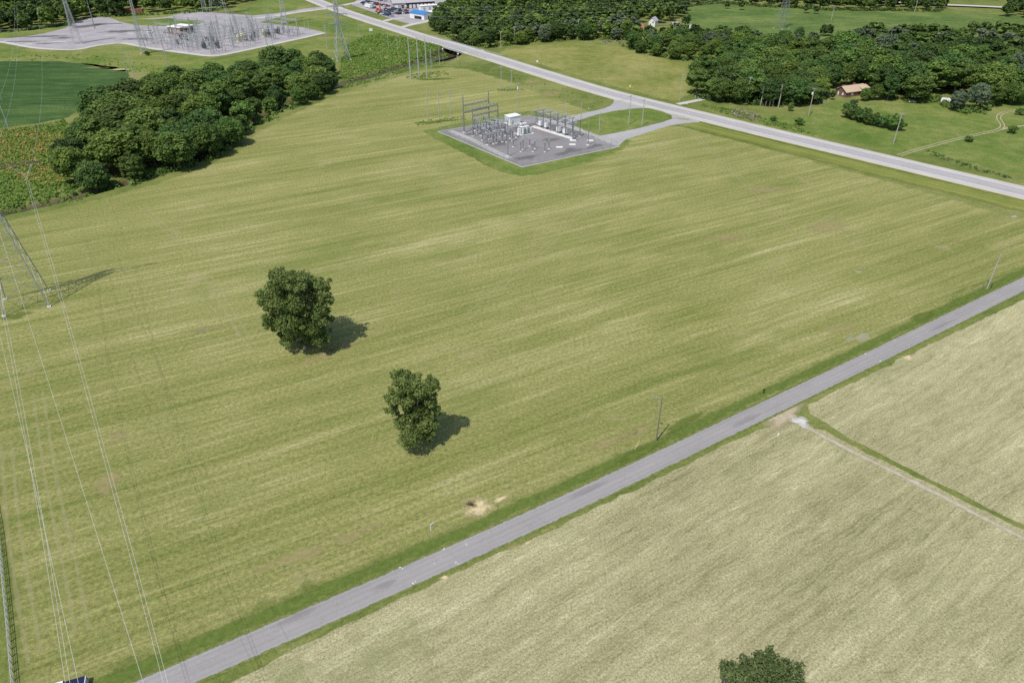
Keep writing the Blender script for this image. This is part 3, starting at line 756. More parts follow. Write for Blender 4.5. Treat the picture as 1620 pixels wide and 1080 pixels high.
# ------------------------------------------------------------------ foliage
def leaf_quads(pts, nrm, size, tint, r=rng, aspect=1.0):
    n = len(pts)
    nr_ = nrm + r.normal(0, .55, (n, 3)); nr_ /= np.linalg.norm(nr_, axis=1)[:, None]
    a = np.cross(nr_, r.normal(0, 1, (n, 3))); a /= np.linalg.norm(a, axis=1)[:, None]
    b = np.cross(nr_, a)
    s = (size * r.uniform(.6, 1.35, n))[:, None] * .5
    V_ = np.empty((n, 4, 3))
    for k, (x, y) in enumerate(((-1, -.6), (.7, -1), (1, .7), (-.6, 1))):
        V_[:, k] = pts + a * s * x * r.uniform(.7, 1.2, (n, 1)) + b * s * y * aspect * r.uniform(.7, 1.2, (n, 1))
    return V_.reshape(-1, 3), tint
def quad_mesh(name, V_, tint, mat, extra=None):
    n = len(V_) // 4
    me = bpy.data.meshes.new(name)
    me.vertices.add(len(V_)); me.vertices.foreach_set('co', V_.astype(np.float32).ravel())
    me.loops.add(len(V_)); me.loops.foreach_set('vertex_index', np.arange(len(V_), dtype=np.int32))
    me.polygons.add(n); me.polygons.foreach_set('loop_start', np.arange(0, 4 * n, 4, dtype=np.int32))
    me.update(calc_edges=True)
    a = me.attributes.new('tint', 'FLOAT', 'POINT'); a.data.foreach_set('value', np.repeat(tint, 4).astype(np.float32))
    me.materials.append(M[mat]); return me
def crown_arrays(seed, rad, h0, h1, nlobe, nleaf, size, shape='round', dens=1.0, lobes=None):
    """leaf clumps on the skins of many overlapping lobes; unit: metres, trunk foot at the origin"""
    r = np.random.default_rng(seed)
    zc = (h0 + h1) / 2; hz = (h1 - h0) / 2
    L = []; tries = 0
    if lobes:
        nlobe = 0
        for (x, z, lr) in lobes:
            y = r.normal(0, .22) * rad
            L.append((x, y, z, lr * .68, r.uniform(0, 1)))
            for _ in range(13):
                d = r.normal(0, 1, 3); d /= np.linalg.norm(d); q = r.uniform(.2, .42); e = r.uniform(.55, 1.05)
                L.append((x + d[0] * lr * e, y + d[1] * lr * 1.2 * e, z + d[2] * lr * .8 * e, lr * q, r.uniform(0, 1)))
        for _ in range(9):
            t = r.uniform(0, 6.28); L.append((math.cos(t) * rad * .3, math.sin(t) * rad * .62, r.uniform(h0 + 1.5, h1 - 3.5), rad * r.uniform(.26, .38), r.uniform(0, 1)))
    while len(L) < nlobe and tries < 4000:
        tries += 1
        d = r.normal(0, 1, 3); d /= np.linalg.norm(d)
        if d[2] < -.75: continue
        q = r.uniform(.35, .86) ** .6
        lr = r.uniform(.14, .40) * rad * (1.15 - .45 * q)
        k = 1.0
        if shape == 'cone': k = max(.12, 1 - .62 * (d[2] * .5 + .5))
        x, y = d[0] * (rad - lr * .7) * q * k, d[1] * (rad - lr * .7) * q * k
        z = zc + d[2] * (hz - lr * .6) * q
        if all((x - a[0]) ** 2 + (y - a[1]) ** 2 + (z - a[2]) ** 2 > (.42 * (lr + a[3])) ** 2 for a in L): L.append((x, y, z, lr, r.uniform(0, 1)))
    if not lobes: L.append((0, 0, zc, rad * .5, .4))
    L = np.array(L)
    wts = L[:, 3] ** 2; wts /= wts.sum()
    idx = r.choice(len(L), nleaf, p=wts)
    d = r.normal(0, 1, (nleaf, 3)); d /= np.linalg.norm(d, axis=1)[:, None]
    rr = r.uniform(.5, 1.0, nleaf) ** .5 * (1 + .18 * r.normal(0, 1, nleaf))
    pts = L[idx, :3] + d * (L[idx, 3] * rr)[:, None] * np.array([1, 1, .85])
    # drop what lies deep inside other lobes
    keep = np.ones(nleaf, bool)
    for a in L:
        keep &= ~((np.linalg.norm((pts - a[:3]) / np.array([1, 1, .85]), axis=1) < a[3] * .62) & (r.uniform(0, 1, nleaf) < .85))
    pts, d, idx = pts[keep], d[keep], idx[keep]
    tint = np.clip(.55 * L[idx, 4] + .45 * r.uniform(0, 1, len(pts)) , 0, 1)
    V_, t_ = leaf_quads(pts, d * .9 + np.array([0, 0, .35]), size, tint, r)
    return V_, t_, L
def trunk_mesh(name, L, h0, rad, h1, mat='bark', base=.35, n=7):
    mb = MB(); r = np.random.default_rng(int(len(L) * 13 + h1 * 7))
    top = Vector((0, 0, h0 + (h1 - h0) * .45))
    mb.chain([(0, 0, -.3), (0.03, .02, h0 * .35), (.1 * r.normal(), .1 * r.normal(), h0), tuple(top)], [base * 1.25, base, base * .8, base * .4], n)
    order = np.argsort(-L[:, 3])[:7]
    for i in order:
        q = Vector(L[i, :3]); s_ = Vector((0, 0, h0 * .75 + (q.z - h0) * .25))
        m_ = s_.lerp(q, .5) + Vector((0, 0, .06 * h1 * r.uniform(-.5, 1)))
        mb.chain([tuple(s_), tuple(m_), tuple(q)], [base * .45, base * .3, base * .1], 5)
    me = bpy.data.meshes.new(name); me.from_pydata(mb.v, [], mb.f); me.update(); me.materials.append(M[mat]); return me

# shared tree kinds (unit trees about 15 m tall)
KINDS = []
for k in range(9):
    hh = 15.0; rad = [5.2, 4.6, 5.8, 4.2, 5.4, 4.9, 6.0, 3.9, 5.0][k]
    V_, t_, L = crown_arrays(100 + k, rad, .7, hh, [90, 64, 110, 76, 120, 84, 100, 70, 115][k], 14000, .44)
    KINDS.append((quad_mesh('crown', V_, t_, 'leaf_a'), trunk_mesh('trunk', L, 3.2, rad, hh, 'bark', .3), V_, t_, rad))
BUSH = []
for k in range(4):
    V_, t_, L = crown_arrays(300 + k, 2.2, .1, 3.6, 14, 1300, .42)
    BUSH.append((quad_mesh('foliage', V_, t_, 'leaf_a'), trunk_mesh('stem', L, .5, 2.2, 3.6, 'bark', .07, 5), V_, t_, 2.2))

def tree(name, x, y, h, k, mat, rz=None, wide=1.0, lib=None, unit=15.0, label=None, cat='tree', group=None, names=('crown', 'trunk')):
    lib = lib or KINDS
    c, t, _, _, _ = lib[k % len(lib)]
    o = empty(name, (x, y, float(ground_z(x, y))), random.uniform(0, 6.28) if rz is None else rz)
    s = h / unit; o.scale = (s * wide, s * wide, s)
    a = bpy.data.objects.new(names[0], c); col.objects.link(a); a.parent = o
    a.material_slots[0].link = 'OBJECT'; a.material_slots[0].material = M[mat]
    b = bpy.data.objects.new(names[1], t); col.objects.link(b); b.parent = o
    tag(o, label, cat, group)
    return o
def poisson(poly, d, seed, maxn=4000, extra=None):
    r = np.random.default_rng(seed); P_ = np.array(poly); lo, hi = P_.min(0), P_.max(0); out = []
    cand = r.uniform(lo, hi, (maxn * 12, 2)); cand = cand[inside(P_, cand)]
    acc = np.empty((0, 2))
    for c in cand:
        if len(acc) == 0 or np.min(np.sum((acc - c) ** 2, 1)) > d * d:
            acc = np.r_[acc, [c]]
            if len(acc) >= maxn: break
    return acc

# ------------------------------------------------------------------ woods
SPEC = []
def wood(tagname, poly_px, d, hr, seed, mats=('a', 'b', 'c', 'a', 'd', 'b'), front_px=None, avoid=(), wide=(1.2, 1.65), allmass=False):
    pts = poisson(atl(poly_px), d, seed)
    r = np.random.default_rng(seed + 1)
    fd = seg_dist(atl(front_px), pts, False) if front_px else np.full(len(pts), 99.)
    for p, f in zip(pts, fd):
        if any(math.hypot(p[0] - a[0], p[1] - a[1]) < a[2] for a in avoid): continue
        SPEC.append(dict(x=p[0], y=p[1], h=r.uniform(*hr) * (.86 if f < 7 else 1), k=int(r.integers(0, 9)), m='leaf_' + mats[int(r.integers(0, len(mats)))], w=tagname, front=f < 9, wide=r.uniform(*wide), mass=allmass))
hA = at(1352, 152); hB = at(1012, 49); hC = at(1030, 41); hD = at(1067, 44); hE = at(1094, 45)
van = at(1495, 157)
creek_front = [(112, 306), (160, 303), (215, 291), (262, 275), (305, 263), (348, 246), (376, 224), (397, 206), (422, 192), (456, 174), (490, 161), (524, 144)]
wood('creek wood beside the mown field', creek_front + [(528, 133), (518, 117), (500, 113), (470, 118), (425, 126), (370, 141), (300, 155), (235, 168), (180, 186), (140, 220), (122, 255), (108, 285)], 11.0, (13.0, 21.5), 21,
     ('a', 'b', 'c', 'a', 'b', 'a'), creek_front, (), (1.35, 1.85))
f3 = [(1092, 152), (1130, 160), (1168, 165), (1240, 168), (1300, 164), (1310, 152)]
wood('roadside wood right of the meadow', f3 + [(1318, 122), (1290, 100), (1200, 100), (1150, 112), (1120, 128)], 9.8, (13, 18.5), 22, ('a', 'b', 'a', 'b', 'c'), f3, [(hA[0], hA[1], 18)], (1.25, 1.7))
f4 = [(1395, 158), (1440, 165), (1476, 162), (1520, 180), (1560, 180), (1590, 166), (1660, 158)]
wood('big wood behind the brown house', f4 + [(1760, 150), (1760, 72), (1560, 70), (1400, 74), (1330, 80), (1320, 118), (1340, 130), (1385, 135)], 12.0, (13, 20.5), 23, ('a', 'b', 'b', 'a', 'd', 'a'), f4, [(hA[0], hA[1], 15), (van[0] - 3, van[1] - 6, 14)], (1.3, 1.85))
f5 = [(985, 74), (1010, 84), (1060, 94), (1125, 101), (1160, 108)]
wood('wood around the small sheds', f5 + [(1290, 96), (1330, 82), (1220, 76), (1180, 72), (1110, 66), (1060, 62), (1010, 62)], 9.5, (10, 15), 24, ('a', 'c', 'b', 'a', 'd'), f5, [(hB[0], hB[1], 13), (hC[0], hC[1], 11), (hD[0], hD[1], 10), (hE[0], hE[1], 8)])
f6 = [(690, 50), (712, 62), (735, 70), (765, 77), (800, 73), (860, 67), (940, 63), (990, 64)]
wood('wood behind the meadow', f6 + [(1005, 52), (990, 44), (900, 40), (800, 36), (700, 36), (686, 42)], 10.0, (11, 17), 25, ('a', 'b', 'd', 'a', 'c', 'b'), f6, [(hB[0], hB[1], 14), (hC[0], hC[1], 12)])
wood('wood behind the meadow', [(686, 36), (1000, 42), (1075, 33), (1082, 16), (1060, 4), (900, -6), (735, -6), (725, 8), (706, 26)], 11.5, (12, 18), 26, ('a', 'b', 'b', 'a', 'c'), None, [(hC[0], hC[1], 14), (hD[0], hD[1], 12), (hE[0], hE[1], 10)], (1.0, 1.35), True)
wood('far wood', [(-420, 60), (0, 53), (60, 46), (118, 38), (145, 27.5), (232, 24), (330, 19), (360, 12), (395, 1), (395, -10), (-420, -8)], 11.5, (12, 19), 27, ('a', 'b', 'a', 'b', 'c'), None, [(*at(198, 22), 14), (*at(215, 22), 14)], (1.0, 1.35), True)
wood('far wood', [(1080, 12), (1130, 5), (1200, 10), (1300, 16), (1400, 17.5), (1488, 18.5), (1490, 4), (1480, -8), (1080, -8)], 11.0, (11, 16), 28, ('b', 'b', 'a'), None, (), (1.0, 1.35), True)
wood('far wood', [(1585, 27), (1640, 29), (1800, 32), (1800, 10), (1600, 12)], 11.0, (11, 15), 29, ('b', 'b', 'a'), None, (), (1.0, 1.35), True)
wood('far wood', [(1380, -4), (1800, 6), (1800, -14), (1380, -14)], 13.0, (12, 16), 30, ('b', 'b', 'a'), None, (), (1.0, 1.35), True)
# stragglers in front of and between the woods
for (px, py, h, m) in [(1172, 16, 9, 'b'), (1150, 14, 8, 'b'), (1290, 22, 8, 'b'), (1275, 21, 9, 'b'), (1310, 57, 10, 'b'), (1302, 57, 9, 'b'), (1085, 42, 11, 'b'), (1250, 176, 5, 'a'), (515, 133, 9, 'a'), (500, 145, 10, 'a'),
                       (530, 140, 9, 'b'), (1262, 66, 11, 'b'), (1165, 62, 10, 'b'), (1620, 60, 12, 'b'), (1425, 66, 14, 'b'), (1445, 68, 13, 'b'), (190, 168, 11, 'b'), (205, 165, 12, 'b'), (175, 176, 10, 'b'), (1384, 158, 9, 'a'), (1372, 157, 6.5, 'a'), (1392, 148, 13, 'b'), (1312, 140, 13, 'b'), (1338, 134, 13, 'a'), (1358, 132, 14, 'b'), (1366, 160, 7.5, 'a'), (1316, 158, 5.5, 'b')]:
    x, y = at(px, py)
    SPEC.append(dict(x=x, y=y, h=h, k=random.randrange(9), m='leaf_' + m, w='edge of the woods', front=True, wide=1.1, mass=False))

for s in SPEC:
    s['h'] *= (1 - .3 * min(1, max(0, (s['x'] + 160) / 60))) if s['w'].startswith('creek') else 1; s['d'] = math.hypot(s['x'], s['y']); s['px'] = proj(s['x'], s['y'], s['h'] * .6)
solo = [s for s in SPEC if not s['mass'] and -40 < s['px'][0] < 1660 and -20 < s['px'][1] < 1100]
solo.sort(key=lambda s: s['d'] - (60 if s['front'] else 0)); keep = solo[:285]; ids = set(map(id, keep))
CNAME = {'leaf_a': 'mid-green', 'leaf_b': 'dark green', 'leaf_c': 'yellow-green', 'leaf_d': 'grey-green'}
WHERE = {'creek wood beside the mown field': 'creek wood', 'roadside wood right of the meadow': 'roadside wood', 'big wood behind the brown house': 'brown house wood',
         'wood around the small sheds': 'shed wood', 'wood behind the meadow': 'meadow wood', 'edge of the woods': 'outlying trees', 'far wood': 'far wood'}
buckets = {}
for s in keep:
    o = tree('broadleaf_tree', s['x'], s['y'], s['h'], s['k'], s['m'], None, s['wide'], group='trees of the ' + WHERE[s['w']])
    pos_ = 'among the outlying trees' if s['w'] == 'edge of the woods' else ('in front row of ' if s['front'] else 'deeper inside ') + WHERE[s['w']]
    buckets.setdefault('%s tree %s, # of its colour' % (CNAME[s['m']], pos_), []).append(o)
for t_, objs in buckets.items(): ordlabels(objs, t_)
# the rest of the woods: one mass
mv = {}
LOD = []
for k in range(6):
    V_, t_, L = crown_arrays(500 + k, 5.4, .8, 15.0, 24, 900, 1.6)
    LOD.append((V_, t_))
for s in SPEC:
    if id(s) in ids: continue
    if not (-330 < s['px'][0] < 1950): continue
    V_, t_ = LOD[s['k'] % 6]; a_ = random.uniform(0, 6.28); q = s['h'] / 15.0; c_, s_ = math.cos(a_), math.sin(a_)
    W_ = V_ * np.array([q * s['wide'], q * s['wide'], q])
    W_ = np.c_[W_[:, 0] * c_ - W_[:, 1] * s_ + s['x'], W_[:, 0] * s_ + W_[:, 1] * c_ + s['y'], W_[:, 2] + float(ground_z(s['x'], s['y']))]
    mv.setdefault(s['m'], [[], []]); mv[s['m']][0].append(W_)
    mv[s['m']][1].append(np.clip(t_ * .8 + random.uniform(-.15, .3), 0, 1))
wm = empty('distant_woods'); tag(wm, 'dense distant woods along the top of the view, crowns merging together', 'woods', None, 'stuff')
for m, (vv_, tt_) in mv.items():
    o = bpy.data.objects.new('crowns', quad_mesh('crowns', np.concatenate(vv_), np.concatenate(tt_), m)); col.objects.link(o); o.parent = wm; o['kind'] = 'stuff'

# pale trunks showing in the roadside wood
for i, (px, yb, yt) in enumerate([(1203, 167, 138), (1211, 168, 138), (1217, 168.5, 139), (1222, 168, 139), (1231, 170.5, 134)]):
    x, y = at(px, yb); h = height(px, yb, yt)
    o = empty('bare_trunk', (x, y, 0)); mb = MB(); mb.chain([(0, 0, -.2), (.15, .1, h * .5), (.05, .2, h)], [.34, .28, .16], 7); mb.obj('trunk', 'palebark', o)
    mb = MB()
    for k in range(4):
        a_ = k * 1.7; mb.chain([(.1, .15, h * (.6 + .09 * k)), (1.3 * math.cos(a_), 1.3 * math.sin(a_), h * (.68 + .09 * k))], [.09, .03], 4)
    mb.obj('branch_stubs', 'palebark', o)
    tag(o, None, 'tree trunk', 'pale trunks at the front of the roadside wood')
ordlabels([o for o in col.objects if o.name.startswith('bare_trunk')], 'slender pale trunk standing in front of the roadside wood, #')

# ------------------------------------------------------------------ the single trees on the field
def hero(name, x, y, h0, h1, rad, lobes, nleaf, size, seed, mat, label, lean=(0, 0), shape='round', extra=None, trunkr=.45):
    V_, t_, L = crown_arrays(seed, rad, h0, h1, lobes, nleaf, size, shape, 1.0, extra)
    V_ = V_ + np.c_[np.outer((V_[:, 2]) / h1, lean), np.zeros(len(V_))]
    o = empty(name, (x, y, 0)); c = bpy.data.objects.new('crown', quad_mesh('crown', V_, t_, mat)); col.objects.link(c); c.parent = o
    t = bpy.data.objects.new('trunk', trunk_mesh('trunk', L, max(h0, 1.6), rad, h1, 'bark' if shape == 'cone' else 'palebark', trunkr, 9)); col.objects.link(t); t.parent = o
    tag(o, label, 'tree'); return o
def lob(l, kx, kz): return [(a * kx, -b * kz, c * (kx + kz) / 2) for a, b, c in l]
x, y = at(482, 551); hero('field_tree', x, y, 1.0, 24.0, 9.2, 0, 62000, .36, 41, 'leaf_hero', 'larger broad full-crowned tree alone in the mown field, left of the other', (0, 0), extra=lob(
    [(-8, -116, 18), (14, -110, 16), (-33, -92, 19), (43, -94, 14), (0, -86, 28), (-48, -64, 15), (36, -72, 18), (52, -80, 9), (-16, -52, 25), (28, -50, 19), (46, -50, 8), (-38, -36, 16), (-44, -48, 13), (0, -32, 22), (30, -28, 18), (-22, -20, 14), (8, -14, 14)], .158, .186))
x, y = at(659, 703); hero('field_tree', x, y, 1.2, 18.6, 6.0, 0, 32000, .31, 48, 'leaf_hero', 'smaller uneven open-crowned tree alone in the mown field, nearer the lane', (0, 0), trunkr=.4, extra=lob(
    [(-10, -104, 17), (10, -98, 14), (36, -98, 12), (-28, -84, 12), (-2, -78, 19), (28, -74, 13), (-32, -60, 9), (-43, -57, 5), (36, -58, 9), (8, -56, 17), (-10, -46, 14), (22, -44, 13), (-24, -42, 10), (-20, -28, 10), (10, -36, 14), (30, -32, 13), (22, -20, 10), (2, -20, 9)], .128, .162))
x, y = at(1200, 1112, 0); hero('hayfield_tree', x, y, .4, 9.6, 5.9, 90, 30000, .27, 57, 'leaf_ever', 'bushy evergreen tree cut off by the bottom edge, in the pale hay field', (0, 0), trunkr=.3, extra=[(-3.2, 6.4, 2.2), (-.6, 7.6, 2.0), (-2.0, 8.1, 1.4), (1.6, 7.1, 2.0), (3.7, 6.1, 1.8), (4.9, 5.2, 1.4), (-4.6, 5.2, 1.6), (0, 5, 3), (3, 4, 2.5), (-3, 3.6, 2.5), (0, 2.5, 3), (2.5, 2, 2.2), (-2.5, 1.8, 2.2)])

# shrubs and the hedge on the right lawn
hp = [(1340, 186, 3.9), (1351, 189, 4.4), (1362, 193, 4.6), (1374, 197, 4.2), (1386, 200, 3.6), (1398, 201, 4.3), (1409, 205, 4.9), (1418, 206, 4.0), (1345, 181, 4.2), (1368, 188, 4.0)]
hs = []
for i, (px, py, h) in enumerate(hp):
    x, y = at(px, py); hs.append(tree('hedge_bush', x, y, h * 1.55, i, 'leaf_b' if i % 3 else 'leaf_a', None, 1.15, BUSH, 3.6, None, 'bush', 'dark bushes in the row on the lawn', ('foliage', 'stem')))
ordlabels(hs, 'dark green bush in the row across the lawn below the brown house, #')
for i, (px, py, h, lb) in enumerate([(1601, 211, 3.2, 'round shrub at the fork of the dirt track'), (1531, 224, 2.6, 'low shrub on the lower side of the dirt track'), (1612, 182, 3.0, 'shrub inside the bend of the dirt track at the right edge'), (1264, 198, 3.0, 'dark shrub at the roadside scrub end beside the highway'),
                             (1223, 192, 2.6, 'green shrub in the roadside scrub beside the highway'), (1306, 152, 3.4, 'bush left of the gable of the brown house'), (1372, 158, 4.0, 'bush in front of the brown house'), (1350, 166, 2.6, 'low bush below the gable end of the brown house')]):
    x, y = at(px, py); tree('shrub', x, y, h * 1.25, i, 'leaf_a', None, 1.25, BUSH, 3.6, lb, 'shrub', None, ('foliage', 'stem'))

# scrub, weeds and vines as ground cover
def scrub(name, polys, dens, hgt, mat, size, label, seed, per=9, spread=1.2, line=None):
    r = np.random.default_rng(seed); Vs = []; Ts = []
    for poly in polys:
        P_ = np.array(atl(poly)); lo, hi = P_.min(0), P_.max(0)
        area = abs(np.sum(P_[:, 0] * np.roll(P_[:, 1], -1) - np.roll(P_[:, 0], -1) * P_[:, 1])) / 2
        c = r.uniform(lo, hi, (int(dens * (hi - lo).prod()), 2)); c = c[inside(P_, c)]
        # clumpy: keep by a low-frequency field
        f = np.array([mnoise.noise((p[0] * .12, p[1] * .12, seed)) for p in c]); c = c[f > r.uniform(-.9, .25, len(c))]
        hh = hgt * r.uniform(.35, 1.15, len(c))
        n = len(c) * per
        base = np.repeat(np.c_[c, ground_z(c[:, 0], c[:, 1])], per, 0); H_ = np.repeat(hh, per)
        d = r.normal(0, 1, (n, 3)); d /= np.linalg.norm(d, axis=1)[:, None]; d[:, 2] = np.abs(d[:, 2])
        p = base + d * np.c_[H_ * spread * .8, H_ * spread * .8, H_] * r.uniform(.6, 1, (n, 1))
        tint = np.clip(np.repeat(r.uniform(0, 1, len(c)), per) * .6 + r.uniform(0, .4, n), 0, 1)
        V_, t_ = leaf_quads(p, d + np.array([0, 0, .6]), size, tint, r); Vs.append(V_); Ts.append(t_)
    o = bpy.data.objects.new(name, quad_mesh(name, np.concatenate(Vs), np.concatenate(Ts), mat)); col.objects.link(o)
    return tag(o, label, 'undergrowth', None, 'stuff')
scrub('scrub', [[(548, 72), (575, 58), (600, 54), (640, 60), (690, 72), (708, 76), (706, 84), (690, 88), (650, 99), (612, 108), (575, 119), (545, 129), (535, 112)]], .65, 1.1, 'scrub', .62, 'lush green scrub on the creek bank left of the bridge', 61)
scrub('scrub', [[(60, 200), (100, 190), (120, 210), (112, 260), (118, 302), (70, 316), (0, 330), (-60, 345), (-60, 215), (0, 207)]], 1.1, 1.1, 'scrub', .6, 'green weeds between the crop field and the creek', 62)
scrub('vines', [[(0, 208), (60, 203), (98, 212), (105, 240), (100, 290), (70, 296), (30, 285), (0, 260), (-60, 270), (-60, 218)]], .45, 1.3, 'weed_o', .55, 'orange tinged weeds between the crop field and the creek', 63)
scrub('scrub', [[(0, 88), (120, 86), (190, 92), (240, 104), (262, 112), (220, 118), (180, 107), (90, 96), (0, 96)]], .05, .7, 'scrub', .7, 'weedy strip between the far yard and the crop field', 64, 6)
scrub('scrub', [[(1110, 166), (1150, 172), (1200, 186), (1262, 200), (1285, 214), (1250, 208), (1190, 192), (1130, 176)]], .8, 1.3, 'scrub', .5, 'rough green scrub on the bank above the highway', 65)
scrub('brush_pile', [[(1152, 176), (1162, 172), (1200, 183), (1206, 190), (1190, 192), (1160, 183)]], .6, 1.3, 'dead', .55, 'grey dead brush piled on the bank above the highway', 66)
scrub('brush_pile', [[(950, 66), (975, 62), (988, 66), (985, 71), (955, 70)]], .12, 1.6, 'dead', .8, 'brown brush at the edge of the meadow below the shed', 67)
scrub('scrub', [[(1462, 238), (1475, 240), (1510, 253), (1550, 266), (1602, 281), (1598, 285), (1545, 270), (1500, 256), (1465, 243)]], .8, .8, 'leaf_b', .4, 'dark weeds along the ditch right of the highway', 68)
scrub('scrub', [[(-80, 358), (0, 343), (60, 330), (130, 317), (130, 313), (60, 325), (0, 338), (-80, 354)], [(-80, 348), (0, 333), (60, 320), (130, 309), (130, 303), (60, 314), (0, 327), (-80, 342)], [(535, 134), (600, 118), (660, 102), (690, 92), (705, 98), (650, 111), (600, 127), (540, 142)]], .8, .7, 'scrub', .5, 'low weeds on the creek banks at the field edge', 69)
scrub('scrub', [[(705, 92), (740, 98), (800, 112), (860, 130), (930, 152), (962, 162), (935, 172), (890, 157), (830, 136), (770, 114), (720, 103)]], .05, .5, 'scrub', .5, 'taller grass tufts on the highway verge above the station', 70, 7)
scrub('scrub', [[(700, 112), (712, 118), (672, 126), (640, 124), (650, 118)], [(655, 193), (735, 184), (738, 190), (660, 199)], [(785, 141), (830, 139), (832, 143), (788, 145)]], .5, .7, 'scrub', .45, 'tall grass left standing round the pole feet', 71, 7)

# understory that closes the wood edges down to the ground
for i_, (fp_, lb_u) in enumerate([(creek_front, 'creek wood'), (f3, 'roadside wood'), (f4, 'big wood on the right'), (f5, 'wood by the sheds'), (f6, 'wood behind the meadow'), ([(-60, 57), (0, 53.5), (60, 47), (118, 39)], 'far wood at upper left'), ([(145, 28.5), (232, 25), (330, 20), (360, 13)], 'far wood behind the far yard'), ([(1080, 13), (1130, 6), (1200, 11), (1300, 17), (1400, 18.5), (1488, 19.5)], 'far wood beyond the far meadow')]):
    up_ = [(p[0], p[1] - (9 if p[1] > 120 else 4 if p[1] > 61 else 2)) for p in fp_[::-1]]
    dn_ = [(p[0], p[1] + (1 if p[1] > 120 else 0)) for p in fp_]
    scrub('understory', [dn_ + up_], .16, 3.2, ('leaf_a', 'leaf_b')[i_ % 2], .9, 'dark bushes closing the foot of the %s' % lb_u, 90 + i_, 26, .9)
# ------------------------------------------------------------------ poles and wires
POLES = {}
def insulator(mb, p, h=.45, r=.10, mi=0, up=True):
    s_ = 1 if up else -1
    pr = [(r * .5, 0), (r, h * .15), (r * .5, h * .3), (r, h * .45), (r * .5, h * .6), (r, h * .75), (r * .3, h)]
    mb.lathe([(a, b * s_) for a, b in (pr if up else pr[::-1])], p, 6, mi)
def pole(px, yb, yt, label, style='plain', mat='wood', rad=.17, name='utility_pole', group=None, az=0.0, cat='pole', arms=1):
    x, y = at(px, yb); h = height(px, yb, yt)
    o = empty(name, (x, y, 0), az)
    MB().tube((0, 0, -.3), (0, 0, h), rad * 1.25, rad * .75, 8).obj('shaft', mat, o)
    if style in ('cross', 'trans'):
        for k in range(arms):
            z = h - .5 - k * 1.3
            mb = MB().box((0, .2, z), (2.5, .14, .16)); mb.obj('crossarm', mat, o)
            for q in (-1.1, -.4, .5, 1.1): mb2 = MB(); insulator(mb2, (q, .2, z + .08)); mb2.obj('insulator', 'porc', o)
            MB().tube((-.8, .2, z - .05), (0, .1, z - .75), .035, None, 4).tube((.8, .2, z - .05), (0, .1, z - .75), .035, None, 4).obj('brace', 'steel', o)
    if style == 'trans':
        mb = MB().lathe([(.0, 0), (.33, .02), (.34, 1.0), (.26, 1.12), (.1, 1.16)], (-.45, -.1, h - 3.3), 10); mb.obj('transformer_can', 'white', o)
    if style == 'davit':
        mb = MB().chain([(0, 0, h - .9), (.9, 0, h - .7), (1.9, .0, h - 1.1)], [.11, .10, .08], 6); mb.obj('davit_arm', 'darksteel', o)
        mb = MB(); insulator(mb, (1.8, 0, h - 1.1), 1.1, .13, 0, False); mb.obj('insulator', 'porc', o)
    if style == 'light':
        MB().chain([(0, 0, h - .4), (.8, .4, h - .1), (1.4, .7, h - .1)], .05, 5).obj('lamp_arm', 'steel', o); MB().box((1.5, .75, h - .12), (.6, .3, .14)).obj('lamp_head', 'steel', o)
    if style == 'spike':
        MB().tube((0, 0, h), (0, 0, h + 1.5), .05, .02, 5).obj('lightning_spike', 'steel', o)
    tag(o, label, cat, group); o['h'] = h
    return o
p_near = pole(1038, 697, 628, 'bare dark wooden pole in the grass beside the foreground lane', 'light', 'darkwood', .15, az=2.5)
p_right = pole(1561, 457, 402, 'pale wooden pole beside the lane at the right edge', 'plain', 'wood', .19)
g_ = p_right.location
for sx in (-1, 1):
    mb = MB().tube((0, 0, 0), (0, 0, 1.5), .10, .08, 6); o = mb.obj('marker_post', 'black' if sx > 0 else 'darkwood'); o.location = (g_.x + (1.6 if sx > 0 else -.8), g_.y + .6, 0)
    tag(o, 'short dark post just %s of the pale pole by the lane' % ('right' if sx > 0 else 'left'), 'post')
grp_h = 'poles along the highway'
HP = [pole(1180, 165.5, 122, 'tall pale pole in front of the roadside wood', 'cross', 'wood', .2, group=grp_h, az=R(-52)),
      pole(1279, 183, 139.5, 'pole with white transformer can beside the highway scrub', 'trans', 'wood', .2, group=grp_h, az=R(-52)),
      pole(1413, 228, 179, 'pale pole right of the dark bush row', 'cross', 'wood', .2, group=grp_h, az=R(-52)),
      pole(1075.5, 159, 117, 'pole at the corner of the meadow left of the roadside wood', 'cross', 'wood', .18, group=grp_h, az=R(-52)),
      pole(792, 77.5, 49.5, 'leftmost pole at the edge of the wood behind the meadow', 'cross', 'wood', .2, group=grp_h, az=R(-52), arms=1),
      pole(813.5, 69.5, 42, 'second pole from left at the edge of the wood behind the meadow', 'cross', 'wood', .2, group=grp_h, az=R(-52)),
      pole(914, 63.5, 31, 'rightmost pole at the edge of the wood behind the meadow', 'cross', 'wood', .22, group=grp_h, az=R(-52)),
      pole(899, 63, 38, 'dark pole beside the rightmost pole at the edge of the wood', 'plain', 'darkwood', .2, group=grp_h)]
TP = [pole(650, 125, 59, 'tall pale steel pole, left of the three near the bridge', 'spike', 'palesteel', .34, group='three tall poles near the bridge'),
      pole(663, 122.5, 60, 'tall pale steel pole, middle of the three near the bridge', 'spike', 'palesteel', .34, group='three tall poles near the bridge'),
      pole(675.5, 120, 62, 'tall pale steel pole, right of the three near the bridge', 'spike', 'palesteel', .34, group='three tall poles near the bridge')]
